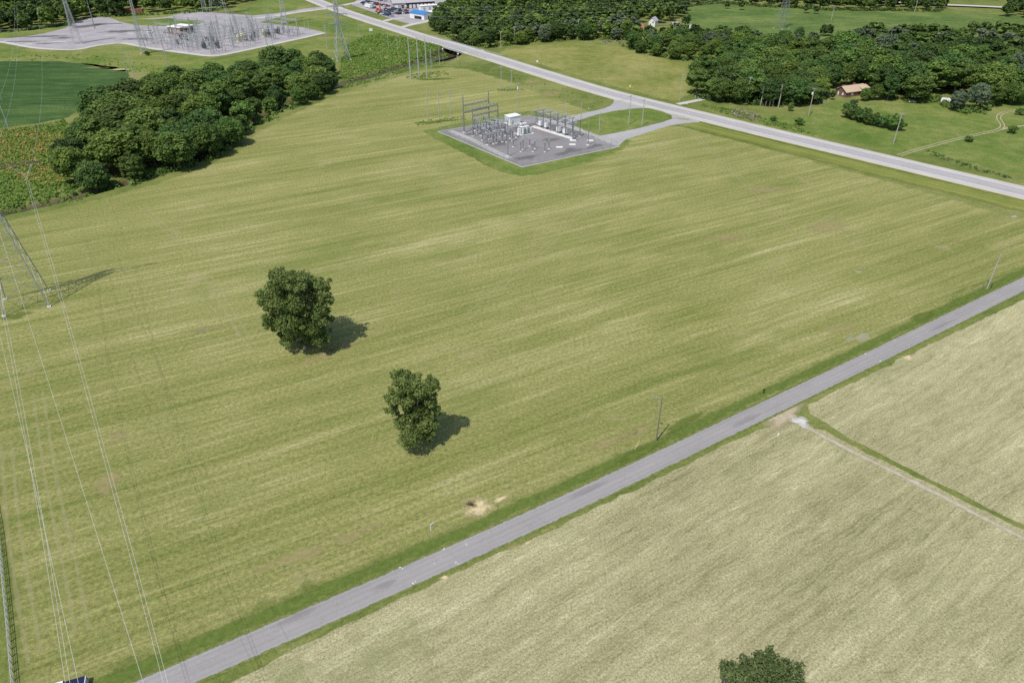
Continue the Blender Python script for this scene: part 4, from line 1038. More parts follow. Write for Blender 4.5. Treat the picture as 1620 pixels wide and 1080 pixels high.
DP = [pole(678, 190.5, 139.5, 'slim davit pole left of the station, left of three', 'davit', 'palesteel', .17, group='davit poles left of the station', az=R(-25)),
      pole(695, 190, 139.5, 'slim davit pole left of the station, middle of three', 'davit', 'palesteel', .17, group='davit poles left of the station', az=R(-25)),
      pole(713, 188.5, 141, 'slim davit pole left of the station, right of three', 'davit', 'palesteel', .17, group='davit poles left of the station', az=R(-25))]
MISC = [pole(682.5, 107, 77, 'pale pole behind the three tall poles, left of two', 'plain', 'palesteel', .18, group='poles by the bridge'),
        pole(695.5, 103, 75, 'pale pole behind the three tall poles, right of two', 'plain', 'wood', .18, group='poles by the bridge'),
        pole(629, 80, 56, 'pole standing in the creek scrub left of the bridge', 'plain', 'wood', .2),
        pole(615, 78, 55, 'thin pole in the creek scrub, far left of the bridge', 'plain', 'palesteel', .16),
        pole(793, 142.5, 105, 'left one of two poles between the station and the highway verge', 'cross', 'palesteel', .18, az=.3),
        pole(809, 142.5, 111, 'right one of two poles between the station and the highway verge', 'cross', 'palesteel', .18, az=.3),
        pole(820, 183.5, 131, 'pole with transformer can behind the white control house', 'trans', 'wood', .17),
        pole(994.5, 197, 151, 'left one of two tall poles on the grass island', 'cross', 'palesteel', .18, az=.9),
        pole(1015.5, 199, 157, 'right one of two tall poles on the grass island', 'cross', 'palesteel', .18, az=.9),
        pole(947.5, 210, 177, 'short pole on the grass island near the yard gate', 'plain', 'palesteel', .16),
        pole(918.5, 193.5, 161, 'pole at the lower side of the upper driveway', 'plain', 'palesteel', .16),
        pole(894, 187, 158, 'pole at the start of the upper driveway behind the breakers', 'plain', 'palesteel', .15),
        pole(1315, 32.5, 11, 'pale pole standing in the far meadow at the upper right', 'cross', 'wood', .24),
        pole(1446, 22, -6, 'tall pale pole at the far wood edge, upper right', 'cross', 'wood', .24),
        pole(266.8, 109, 55, 'tall thin pole behind the creek wood, left of the far yard corner', 'cross', 'palesteel', .2, az=.4),
        pole(200.5, 114, 83.5, 'pale pole at the crop field corner, left of two', 'cross', 'palesteel', .2, az=.3),
        pole(212, 120, 81.5, 'pale pole at the crop field corner, right of two', 'cross', 'palesteel', .2, az=.3),
        pole(150.5, 46, -4, 'tall dark pole on the left half of the far yard', 'plain', 'darksteel', .3),
        pole(176, 24.5, -8, 'tall thin pole beside the rusty rail wagons', 'plain', 'steel', .28),
        pole(518, 78, 40, 'pole with arms just left of the lattice tower near the highway', 'cross', 'palesteel', .22, az=.2, arms=2),
        pole(554, 81, 40, 'thin grey pole just right of the lattice tower near the highway', 'plain', 'steel', .16),
        pole(568.5, 56, 33, 'pole between the lattice tower and the highway', 'plain', 'palesteel', .18),
        pole(433, 82.5, 55, 'pale pole outside the lower far yard edge, right of two', 'plain', 'palesteel', .2),
        pole(424.5, 82, 52, 'pale pole outside the lower far yard edge, left of two', 'plain', 'palesteel', .2),
        pole(500, 31, 10, 'thin pole on the grass by the far access road', 'plain', 'palesteel', .18),
        pole(718.5, 21, -4, 'pole at the wood edge right of the dealership', 'plain', 'wood', .2),
        pole(15.5, 207, 152, 'slim pole at the edge of the crop field, left side', 'davit', 'palesteel', .2)]

def lattice(name, x, y, az, base, waist_h, waist_w, top, arms, mats, label, r0=.13, rb=.07, peaks=False, ladder=7):
    """square lattice tower: four legs, bracing, cross arms [(z, half length, V-strings)]"""
    o = empty(name, (x, y, 0), az)
    def wd(z): return base + (waist_w - base) * min(z / waist_h, 1) if z < waist_h else waist_w + (waist_w * .75 - waist_w) * (z - waist_h) / max(top - waist_h, .1)
    zs = [0.0]
    while zs[-1] < top - .1:
        zs.append(min(top, zs[-1] + max(1.9, wd(zs[-1]) * .62)))
    if top - zs[-2] < 1.0: zs.pop(-2)
    for sx, sy in ((-1, -1), (1, -1), (1, 1), (-1, 1)):
        pts = [(sx * wd(z) / 2, sy * wd(z) / 2, z - (.3 if z == 0 else 0)) for z in zs]
        MB().chain(pts, r0, 4).obj('leg', mats[0], o)
        MB().box((sx * wd(0) / 2, sy * wd(0) / 2, .1), (.9, .9, .5)).obj('footing', 'concrete', o)
    mb = MB(); cs = [(-1, -1), (1, -1), (1, 1), (-1, 1)]
    for i in range(len(zs) - 1):
        a, b = zs[i], zs[i + 1]
        for k in range(4):
            p, q = cs[k], cs[(k + 1) % 4]
            A = (p[0] * wd(a) / 2, p[1] * wd(a) / 2, a); B = (q[0] * wd(b) / 2, q[1] * wd(b) / 2, b)
            C = (q[0] * wd(a) / 2, q[1] * wd(a) / 2, a); D = (p[0] * wd(b) / 2, p[1] * wd(b) / 2, b)
            mb.tube(A, B, rb, None, 4, 0, False); mb.tube(C, D, rb, None, 4, 0, False); mb.tube(D, B, rb, None, 4, 0, False)
    mb.obj('bracing', mats[0], o)
    for z, hl, vs_ in arms:
        ww = wd(z); mb = MB()
        for sy in (-1, 1):
            for zz_ in (z, z + min(1.6, hl * .16)):
                for sx in (-1, 1):
                    e = hl; ze = z + .15 if zz_ == z else z + .35
                    mb.tube((0, sy * ww / 2 if abs(sx) else 0, zz_), (sx * e, sy * .15, ze), rb * 1.25, None, 4, 0, False)
        n = max(4, int(hl / 1.6))
        for sx in (-1, 1):
            for k in range(n):
                t0_, t1_ = k / n, (k + 1) / n; up = min(1.6, hl * .16)
                for sy in (-1, 1):
                    y0_, y1_ = sy * (ww / 2 * (1 - t0_) + .15 * t0_), sy * (ww / 2 * (1 - t1_) + .15 * t1_)
                    mb.tube((sx * hl * t0_, y0_, z + .15 * t0_), (sx * hl * t1_, y1_, z + up * (1 - t1_) + .35 * t1_), rb * .8, None, 4, 0, False)
                mb.tube((sx * hl * t1_, -ww / 2 * (1 - t1_) - .15 * t1_, z + .1), (sx * hl * t1_, ww / 2 * (1 - t1_) + .15 * t1_, z + .1), rb * .8, None, 4, 0, False)
        mb.obj('crossarm', mats[1], o)
        for q in vs_:
            if isinstance(q, tuple):
                xo, spread, drop = q
                mb = MB()
                for s_ in (-1, 1): mb.tube((xo + s_ * spread, 0, z + .1), (xo, 0, z - drop), .10, None, 6)
                mb.obj('v_string_insulator', 'porc', o)
            else:
                mb = MB(); mb.tube((q, 0, z), (q, 0, z - 2.0), .13, None, 6); mb.obj('insulator', 'porc', o)
    if peaks:
        for sx in (-1, 1):
            MB().tube((sx * wd(top) / 2, 0, top), (sx * wd(top) * .9, 0, top + 3.2), rb * 1.3, None, 4).tube((0, 0, top), (sx * wd(top) * .9, 0, top + 3.2), rb, None, 4).obj('peak', mats[0], o)
    tag(o, label, 'pylon', 'steel lattice pylons'); return o

# near pylon at the left edge
ARM_Z = 38.5
tip = Vector((*at(65, 257, ARM_Z), ARM_Z)); foot = Vector((*at(58, 482), 0))
av_ = Vector((math.cos(R(29)), math.sin(R(29)), 0))
ctr = tip - av_ * 15.5; ctr.z = 0
lattice('lattice_pylon', ctr.x, ctr.y, R(29), 11.0, 31.0, 3.4, 42.0, [(ARM_Z, 15.5, [(11.0, 2.6, 3.4), (0, 2.2, 3.4), (-11.0, 2.6, 3.4)])], ('steel', 'rust'),
        'huge pale lattice pylon with rusty crossarm, cut off by the left edge', .17, .05, True)
for (px, py, az_, b_, wh, ww, tp, arms, lb) in [
    (541, 94.5, .5, 9.5, 21, 2.6, 36, [(23, 6.5, [-6, 6]), (28, 7.5, [-7, 7]), (33, 6, [-5.6, 5.6])], 'tall lattice pylon with three arms, between the far yard and the highway'),
    (123, 69, .3, 5.5, 26, 2.2, 50, [(40, 6, [-5.5, 5.5])], 'slender pale pylon standing on the left half of the far yard'),
    (228.5, 85, .3, 4.2, 12, 1.8, 38, [(15.5, 3.5, [-3, 3])], 'narrow pale pylon in front of the far yard, small bush at its foot'),
    (347, 23, .2, 15, 34, 4, 52, [(44, 9, [-8, 8])], 'wide-legged pylon at the top edge above the far yard'),
    (324.5, 19.5, .2, 4, 20, 1.8, 48, [(40, 4, [-3, 3])], 'slender pylon at the top edge left of the wide-legged one'),
    (450.5, 38, .2, 5.0, 22, 2.0, 50, [(42, 5, [-4, 4])], 'slender pale pylon at the right end of the far yard'),
    (1236, 45, .6, 8.5, 24, 2.8, 46, [(34, 6, [-5, 5]), (40, 7, [-6, 6])], 'grey lattice pylon beyond the woods at the upper right')]:
    x, y = at(px, py); lattice('lattice_pylon', x, y, az_, b_, wh, ww, tp, arms, ('steel', 'steel') if px > 1000 else ('palesteel', 'palesteel'), lb, .20 if px == 541 else .13, .095 if px == 541 else .06, True)
x, y = at(233, 88); tree('shrub', x, y, 3.5, 1, 'leaf_b', None, 1.1, BUSH, 3.6, 'small dark bush at the foot of the narrow pylon', 'shrub', None, ('foliage', 'stem'))

def wire(p0, p1, sag, label, r=.03, name='power_line', group=None, n=28, ext=1.0, bundle=0.0):
    """one conductor (or a twin bundle with spacers) hanging between two points"""
    p0, p1 = Vector(p0), Vector(p1); d = p1 - p0; side = Vector((-d.y, d.x, 0)).normalized()
    mb = MB()
    for s_ in ((-.5, .5) if bundle else (0,)):
        mb.chain([tuple(p0 + d * (t / n) + side * (s_ * bundle) - Vector((0, 0, 4 * sag * (t / n) * (1 - t / n)))) for t in range(n + 1)], r, 4)
    o = mb.obj(name, 'wire' if r > .0165 else 'thinwire'); tag(o, label, 'power line', group)
    if bundle:
        for t in (.12, .24, .36, .48, .6, .72, .84):
            p = p0 + d * t - Vector((0, 0, 4 * sag * t * (1 - t)))
            MB().tube(p - side * bundle * .5, p + side * bundle * .5, .035, None, 4).obj('spacer', 'steel', o)
    return o
# spans of the near pylon: towards the camera and away to the upper left
def phase(off, z): return ctr + av_ * off + Vector((0, 0, z))
SPAN = 330.0
def toward(p0, px, z, label, r, bundle):
    q = Vector((*at(px, 1080, z), z)); d = (q - p0); d.z = 0; t1 = d.length / SPAN; d.normalize()
    sag = (p0.z - z) / (4 * t1 * (1 - t1))
    wire(p0, p0 + d * SPAN, sag, label, r, 'power_line', 'wires of the near pylon', 60, 1.0, bundle)
zV = ARM_Z - 3.4
toward(phase(11, zV), 262, 20.0, 'twin conductor bundle running from the near pylon across the lane', .020, .46)
toward(phase(0, zV), 107, 20.0, 'twin conductor bundle along the left fence side of the field', .020, .46)
toward(phase(2.0, 45.2), 227, 32.0, 'single thin wire between the two conductor bundles', .019, 0)
toward(phase(-2.0, 45.2), 124, 31.0, 'single thin wire close to the left conductor bundle', .019, 0)
back = Vector((-math.sin(R(29)), math.cos(R(29)), 0))
for off, z, lb, b in ((11, zV, 'conductor from the near pylon to the upper left, outer right', .46), (0, zV, 'conductor from the near pylon to the upper left, middle', .46), (2, 45.2, 'thin wire from the near pylon peak to the upper left', 0)):
    p = phase(off, z); wire(p, p + back * 360 + Vector((0, 0, 2)), 11, lb, .017, 'power_line', 'wires of the near pylon', 40, 1, 0)
# thin wires along the pole rows
def tops(objs, dz=-.3): return [Vector((o.location.x, o.location.y, o['h'] + dz)) for o in objs]
T_ = tops([HP[3], HP[0], HP[1], HP[2]])
T_ = [T_[0] + (T_[0] - T_[1]) * 2.0] + T_ + [T_[-1] + (T_[-1] - T_[-2]) * 1.6]
nm_ = ['left of the meadow corner pole', 'between the meadow corner pole and the roadside wood pole', 'between the roadside wood pole and the transformer pole', 'between the transformer pole and the bush row pole', 'right of the bush row pole']
for i in range(len(T_) - 1):
    for k, off in enumerate((-1.0, 1.0)):
        e = Vector((math.cos(R(-52)), math.sin(R(-52)), 0)) * off
        wire(T_[i] + e, T_[i + 1] + e, 1.2, 'thin %s wire %s' % (('upper', 'lower')[k], nm_[i]), .016, group='thin wires along the highway poles', n=14)
T_ = tops([HP[4], HP[5], HP[6]])
T_ = [Vector((*at(640, 70), 26))] + T_ + [T_[-1] + Vector((150, -20, 3))]
for i in range(len(T_) - 1):
    wire(T_[i], T_[i + 1], 1.5, 'thin wire in front of the wood behind the meadow, span %s' % ('left of the poles', 'between the first two poles', 'between the last two poles', 'right of the poles')[i], .018, group='thin wires behind the meadow', n=14)
for i, (a, b) in enumerate(((TP[0], DP[0]), (TP[1], DP[1]), (TP[2], DP[2]))):
    A = tops([a])[0]; B = tops([b])[0]
    wire(A, B, 2.5, 'thin wire from the tall poles to the davit poles, %s' % ('left', 'middle', 'right')[i], .016, group='wires into the station', n=16)
for i, s_ in enumerate((-.9, 0, .9)):
    A = tops([MISC[7]])[0] + Vector((s_, s_, 0)); B = tops([MISC[8]])[0] + Vector((s_, s_, 0))
    wire(A, B + (B - A) * 3, 1.0, 'thin wire over the grass island, %s' % ('lower', 'middle', 'upper')[i], .016, group='wires over the island', n=16)
    A2 = Vector((*at(908, 205), 7.5)) + Vector((s_, s_, 0))
    wire(A, A2, 1.2, 'thin wire from the island poles to the bus structure, %s' % ('lower', 'middle', 'upper')[i], .016, group='wires over the island', n=16)
for i, z in enumerate((28, 31, 34)):
    A = Vector((*at(541, 94), z)); B = Vector((*at(1236, 45), z + 4))
    wire(A, B + (B - A) * .2, 10, 'long faint wire over the woods at the top, %s of three' % ('lowest', 'middle', 'highest')[i], .03, group='long wires over the woods', n=40)

# ------------------------------------------------------------------ small station
e1 = RC - FC; e1 = e1 / np.linalg.norm(e1); e2 = LC2 - FC; e2 = e2 / np.linalg.norm(e2)
yaz = math.atan2(e1[1], e1[0])
ST = 'equipment of the small station'
YZ = Z6 + .0
# perimeter fence
fn = empty('chain_link_fence', (*quad_off(.0)[0], 0)); tag(fn, 'grey chain-link fence round the small substation yard', 'fence')
qo = quad_off(-.1); o0 = np.array([fn.location.x, fn.location.y])
pm = None
for i in range(4):
    a, b = np.array(qo[i]) - o0, np.array(qo[(i + 1) % 4]) - o0; L_ = np.linalg.norm(b - a); n = int(L_ / 4.2)
    for k in range(n):
        p = a + (b - a) * k / n
        if pm is None: q = MB().tube((0, 0, -.1), (0, 0, 2.4), .04, .035, 6).obj('fence_post', 'darksteel', fn); pm = q.data
        else: q = bpy.data.objects.new('fence_post', pm); col.objects.link(q); q.parent = fn
        q.location = (p[0], p[1], 0)
    m_ = MB(); m_.add([(a[0], a[1], .12), (b[0], b[1], .12), (b[0], b[1], 2.2), (a[0], a[1], 2.2)], [(0, 1, 2, 3)]); m_.obj('wire_mesh', 'chain', fn)
    MB().tube((a[0], a[1], 2.25), (b[0], b[1], 2.25), .022, None, 5).obj('top_rail', 'steel', fn)

def foot(parent, x, y, s=.9): MB().lathe([(s * .5, -.2), (s * .5, .28), (s * .46, .30)], (x, y, 0), 8).obj('footing', 'concrete', parent)
# dead-end frames
def frame(pa, pb, ha, hb, beams, name, label):
    A, B = np.array(at(*pa)), np.array(at(*pb)); o = empty(name, (*A, YZ)); d = B - A
    for (p, h) in (((0, 0), ha), ((d[0], d[1]), hb)):
        MB().tube((p[0], p[1], -.2), (p[0], p[1], h), .34, .20, 8).obj('column', 'darksteel', o); foot(o, p[0], p[1], 1.5)
    L_ = np.linalg.norm(d); u = d / L_; az_ = math.atan2(d[1], d[0]); nrm = np.array([-u[1], u[0]])
    for z in beams:
        mb = MB()
        for s_, t_ in ((-1, -1), (1, -1), (1, 1), (-1, 1)):
            mb.tube((nrm[0] * .3 * s_, nrm[1] * .3 * s_, z + .3 * t_), (d[0] + nrm[0] * .3 * s_, d[1] + nrm[1] * .3 * s_, z + .3 * t_), .07, None, 4)
        m = int(L_ / .8)
        for k in range(m):
            a, b = u * (L_ * k / m), u * (L_ * (k + 1) / m); s_ = 1 if k % 2 else -1
            mb.tube((a[0] + nrm[0] * .3, a[1] + nrm[1] * .3, z - .3 * s_), (b[0] + nrm[0] * .3, b[1] + nrm[1] * .3, z + .3 * s_), .045, None, 4, 0, False)
            mb.tube((a[0] - nrm[0] * .3, a[1] - nrm[1] * .3, z + .3 * s_), (b[0] - nrm[0] * .3, b[1] - nrm[1] * .3, z - .3 * s_), .045, None, 4, 0, False)
        mb.obj('beam', 'darksteel', o)
        for t in (.1, .23, .36, .5, .63, .76, .9):
            p = d * t; mb = MB()
            mb.chain([(p[0] + nrm[0] * .4, p[1] + nrm[1] * .4, z), (p[0] + nrm[0] * 2.4, p[1] + nrm[1] * 2.4, z - .35)], .17, 6); mb.obj('insulator', 'porc', o)
            mb = MB(); insulator(mb, (p[0], p[1], z + .3), 1.0, .2); mb.obj('insulator', 'porc', o)
    tag(o, label, 'steel frame', ST); return o
hA_ = height(734.2, 210.2, 151.4)
frame((734.2, 210.2), (773.7, 200.7), hA_, height(773.7, 200.7, 144.9), (height(734.2, 210.2, 168), height(734.2, 210.2, 179)), 'dead_end_frame', 'taller two-column steel frame at the left side of the small substation')
frame((748.6, 216), (788, 206.5), height(748.6, 216, 172.8), height(788, 206.5, 167), (height(748.6, 216, 174.5), height(748.6, 216, 184)), 'dead_end_frame', 'shorter two-column steel frame in front of the taller one')
# disconnect switch stands
sw = []
def stand(px, py, h=5.2, wdt=4.6, name='switch_stand', n=3, az_=None, legs=2):
    x, y = at(px, py); o = empty(name, (x, y, YZ), yaz if az_ is None else az_)
    for s_ in ((-.5, .5) if legs == 2 else (0,)):
        MB().box((s_ * wdt * .7, 0, h / 2), (.26, .26, h)).obj('leg', 'darksteel', o); foot(o, s_ * wdt * .7, 0, 1.2)
    MB().box((0, 0, h + .13), (wdt, .3, .26)).obj('beam', 'darksteel', o)
    for k in range(n):
        q = (k - (n - 1) / 2) * wdt / max(n, 1) * .95
        for yy in (-.55, .55):
            mb = MB(); mb.box((q, yy, h + .3), (.2, .2, .1)); insulator(mb, (q, yy, h + .3), 1.2, .17); mb.obj('insulator', 'porc', o)
        MB().tube((q, -1.0, h + 1.55), (q, 1.0, h + 1.55), .05, None, 5).obj('switch_blade', 'palesteel', o)
        MB().box((q, 0, h + .3), (.16, 1.5, .12)).obj('switch_base', 'steel', o)
    tag(o, None, 'switch stand', ST); return o
for px, py, h in [(768, 222, 5.0), (781, 219, 5.0), (795, 216, 5.0), (758, 214, 5.4), (772, 211.5, 5.4), (785, 209, 5.4), (806, 224.5, 4.6), (800, 207.5, 4.8), (790, 226, 4.6), (776, 229, 4.4), (812, 219, 4.6), (754, 208.5, 5.4), (768, 205, 5.4), (796, 213, 4.8)]: sw.append(stand(px, py, h, az_=yaz + math.pi / 2 if py < 216 else yaz))
ordlabels(sw, 'dark switch stand between tall frames and transformer, #')
# bus supports near the front
bs = []
for px, py, h in [(824, 240.5, 5.6), (827.5, 237.5, 5.8), (843, 240.5, 4.6), (846, 236, 4.4), (862, 241, 5.2), (868.5, 236.5, 4.4), (838, 232, 4.2), (812, 233, 4.0)]:
    x, y = at(px, py); o = empty('bus_support', (x, y, YZ), yaz)
    MB().box((0, 0, h * .36), (.24, .24, h * .72)).obj('leg', 'darksteel', o); MB().box((0, 0, h * .73), (1.2, .3, .16)).obj('bracket', 'darksteel', o)
    for q in (-.4, .4): mb = MB(); insulator(mb, (q, 0, h * .74), h * .28, .17); mb.obj('insulator', 'porc', o)
    foot(o, 0, 0, 1.1); tag(o, None, 'bus support', ST); bs.append(o)
ordlabels(bs, 'short grey bus support on white footing before the transformer, #')
# lightning masts
for px, yb, yt, lb in [(803.3, 247.5, 189, 'tall grey lightning mast nearest the front corner of the small yard'), (930, 230, 183, 'tall grey lightning mast near the right corner of the small yard'), (850.5, 196, 164, 'dark mast at the left end of the bus structure')]:
    x, y = at(px, yb); h = height(px, yb, yt); o = empty('lightning_mast', (x, y, YZ))
    MB().tube((0, 0, -.1), (0, 0, h * .62), .26, .18, 8).obj('lower_shaft', 'steel', o); MB().tube((0, 0, h * .62), (0, 0, h), .12, .05, 8).obj('upper_shaft', 'steel', o); foot(o, 0, 0, 1.6)
    tag(o, lb, 'mast', ST)
# control house
x, y = at(811, 195.5); o = empty('control_house', (x, y, YZ), yaz + R(2)); 
MB().box((0, 0, 2.05), (6.4, 4.6, 3.7)).obj('wall', 'white', o); MB().box((0, 0, 4.0), (6.8, 5.0, .22)).obj('roof', 'white_roof', o)
MB().box((0, 0, .12), (7.0, 5.2, .3)).obj('base_slab', 'concrete', o)
MB().box((-1.6, -2.33, 1.35), (1.0, .06, 2.1)).obj('door', 'palesteel', o); MB().lathe([(.36, 0), (.36, .08)], (0, 0, 0), 12).obj('vent', 'dark', o)
vt = [c for c in o.children if c.name.startswith('vent')][0]; vt.location = (3.2, -.4, 2.3); vt.rotation_euler = (0, math.pi / 2, 0)
MB().box((3.35, .9, .9), (.3, .9, 1.2)).obj('air_conditioner', 'steel', o)
tag(o, 'white box-shaped control house at the back of the small station yard', 'control house')
# power transformer
x, y = at(829, 212); o = empty('power_transformer', (x, y, YZ), yaz); MB().box((0, 0, .15), (8.4, 5.2, .35)).obj('pad', 'concrete', o)
MB().box((0, 0, 1.95), (4.2, 2.3, 3.1)).obj('tank', 'equip', o); MB().box((0, 0, 3.58), (4.5, 2.6, .16)).obj('tank_lid', 'white', o)
mb = MB().tube((-1.7, .9, 4.6), (1.7, .9, 4.6), .45, None, 12); mb.obj('conservator', 'white', o)
for s_ in (-1, 1):
    for k in range(6): MB().box((-1.75 + k * .7, s_ * 1.75, 2.0), (.3, .95, 2.6)).obj('radiator_fin', 'equip' if k % 3 else 'white', o)
MB().box((-2.7, 0, 1.6), (1.0, 1.8, 2.2)).obj('control_cabinet', 'white', o); MB().box((2.9, 0, 1.5), (1.3, 2.0, 2.0)).obj('terminal_box', 'white', o)
for q in (-1.2, 0, 1.2): mb = MB(); insulator(mb, (q, -.3, 3.5), 1.9, .24); mb.obj('bushing', 'porc', o)
for q in (-.9, -.3, .3): mb = MB(); insulator(mb, (q, .4, 3.5), 1.0, .16); mb.obj('bushing', 'brown_porc', o)
tag(o, 'big grey-green power transformer with white fins in the middle of the yard', 'transformer', ST)
# breakers on the pale slab
p0_, p1_ = np.array(at(846, 201.5)), np.array(at(904, 219.5)); dd = p1_ - p0_; saz = math.atan2(dd[1], dd[0])
c_ = (p0_ + p1_) / 2; sl_o = MB().box((0, 0, .08), (np.linalg.norm(dd) + 3, 2.6, .26)).obj('equipment_slab', 'concrete'); sl_o.location = (c_[0], c_[1], YZ); sl_o.rotation_euler = (0, 0, saz)
tag(sl_o, 'long pale concrete slab under the row of white breakers', 'slab')
bk = []
for px, py in [(855, 201.8), (863.5, 204.6), (883.5, 211.2), (893.5, 214.6)]:
    x, y = at(px, py); o = empty('circuit_breaker', (x, y, YZ + .2), saz)
    MB().box((0, 0, 1.9), (1.7, 1.5, 2.0)).obj('cabinet', 'white', o)
    for sx in (-.7, .7):
        for sy in (-.6, .6): MB().box((sx, sy, .45), (.14, .14, .9)).obj('leg', 'steel', o)
    for sx in (-.5, 0, .5):
        for sy in (-.45, .45): mb = MB(); insulator(mb, (sx, sy, 2.9), 1.0, .14); mb.obj('bushing', 'porc', o)
    tag(o, None, 'circuit breaker', ST); bk.append(o)
ordlabels(bk, 'white box circuit breaker on the pale slab under the bus structure, #')
for i, (px, py) in enumerate([(885, 233.5), (905.5, 229.3), (906.5, 222.8), (933.5, 223)]):
    x, y = at(px, py); o = MB().box((0, 0, .1), (2.9, 1.2, .3)).obj('concrete_pad', 'white_roof'); o.location = (x, y, YZ); o.rotation_euler = (0, 0, yaz - .55)
    tag(o, ['white concrete pad nearest the front fence of the small yard', 'white concrete pad right of the front one', 'white concrete pad at the end of the breaker slab', 'white concrete pad at the right lightning mast'][i], 'pad')
# bus structure over the breakers
nrm = np.array([-dd[1], dd[0]]) / np.linalg.norm(dd); u_ = dd / np.linalg.norm(dd); Ls = np.linalg.norm(dd)
o = empty('bus_structure', (c_[0] + e1[0] * 2.6, c_[1] + e1[1] * 2.6, YZ), saz); hB_ = 7.6
for i in range(6):
    xx = -Ls / 2 + Ls * i / 5
    for yy in (-2.2, 2.6):
        MB().box((xx, yy, hB_ / 2), (.28, .28, hB_)).obj('column', 'darksteel', o); foot(o, xx, yy, 1.0)
    MB().box((xx, .2, hB_ + .14), (.26, 7.6, .28)).obj('cross_beam', 'steel', o)
    MB().box((xx, .2, hB_ - 2.0), (.2, 5.0, .22)).obj('cross_beam', 'steel', o)
    for yy in (-3.2, -.9, 1.2, 3.5): mb = MB(); insulator(mb, (xx, yy, hB_ + .28), .8, .17); mb.obj('insulator', 'porc', o)
for yy in (-2.2, 2.6): MB().box((0, yy, hB_ - .2), (Ls, .22, .26)).obj('long_beam', 'steel', o)
for yy in (-3.2, -.9, 1.2, 3.5): MB().tube((-Ls / 2 - 1, yy, hB_ + 1.15), (Ls / 2 + 1, yy, hB_ + 1.15), .07, None, 6).obj('bus_bar', 'palesteel', o)
for i in range(5):
    xx = -Ls / 2 + Ls * (i + .5) / 5
    for yy in (-1.6, .2, 2.0): MB().box((xx, yy, hB_ - 1.6), (2.4, .16, .5)).obj('switch', 'steel', o)
tag(o, 'long dark steel bus structure of six bays over the white breakers', 'bus structure', ST)
# rigid bus from frames to transformer
for i, (a, b) in enumerate([((776, 205), (815, 209)), ((770, 209), (812, 213)), ((764, 213), (809, 217))]):
    A = Vector((*at(*a), 6.6)); B = Vector((*at(*b), 6.2)); o = MB().tube(A, B, .07, None, 6).obj('bus_pipe', 'palesteel'); tag(o, 'pale bus pipe above the switch stands, %s of three' % ('farthest', 'middle', 'nearest')[i], 'bus pipe', ST)
for i, t in enumerate((.3, .5, .7)):
    A = Vector((*at(829 + (t - .5) * 8, 211), 5.6)); B = Vector((*(p0_ + dd * t + nrm * 1), hB_ + 1)); wire(A, B, .4, 'thin bus wire from transformer to bus structure, %s' % ('left', 'middle', 'right')[i], .03, 'bus_wire', ST, 10)
for i in range(7):
    a = (744 + i * 9.5, 216 - i * 1.9); b = (768 + i * 9.5, 231.5 - i * 2.1)
    A = Vector((*at(*a), 6.0)); B = Vector((*at(*b), 5.6)); o = empty('rigid_bus', A); d = B - A
    MB().tube((0, 0, 0), d, .06, None, 6).obj('bus_pipe', 'palesteel', o)
    for t in (.15, .85):
        p = d * t; MB().box((p.x, p.y, -3.2 + p.z), (.16, .16, 5.4)).obj('support_leg', 'steel', o); mb = MB(); insulator(mb, (p.x, p.y, p.z - .55), .5, .14); mb.obj('insulator', 'porc', o)
    tag(o, None, 'rigid bus', ST)
ordlabels([o for o in col.objects if o.name.startswith('rigid_bus')], 'thin rigid bus pipe on two legs left of the transformer, #')
# junction box and gear at the slab end
x, y = at(908, 221); o = empty('junction_gear', (x, y, YZ), saz); MB().box((0, 0, .6), (1.6, .9, 1.1)).obj('box', 'darksteel', o); MB().chain([(.8, 0, .5), (1.6, .2, .9), (2.6, .3, .4)], .16, 6).obj('duct', 'darksteel', o); tag(o, 'dark junction gear at the lower end of the breaker slab', 'junction box')

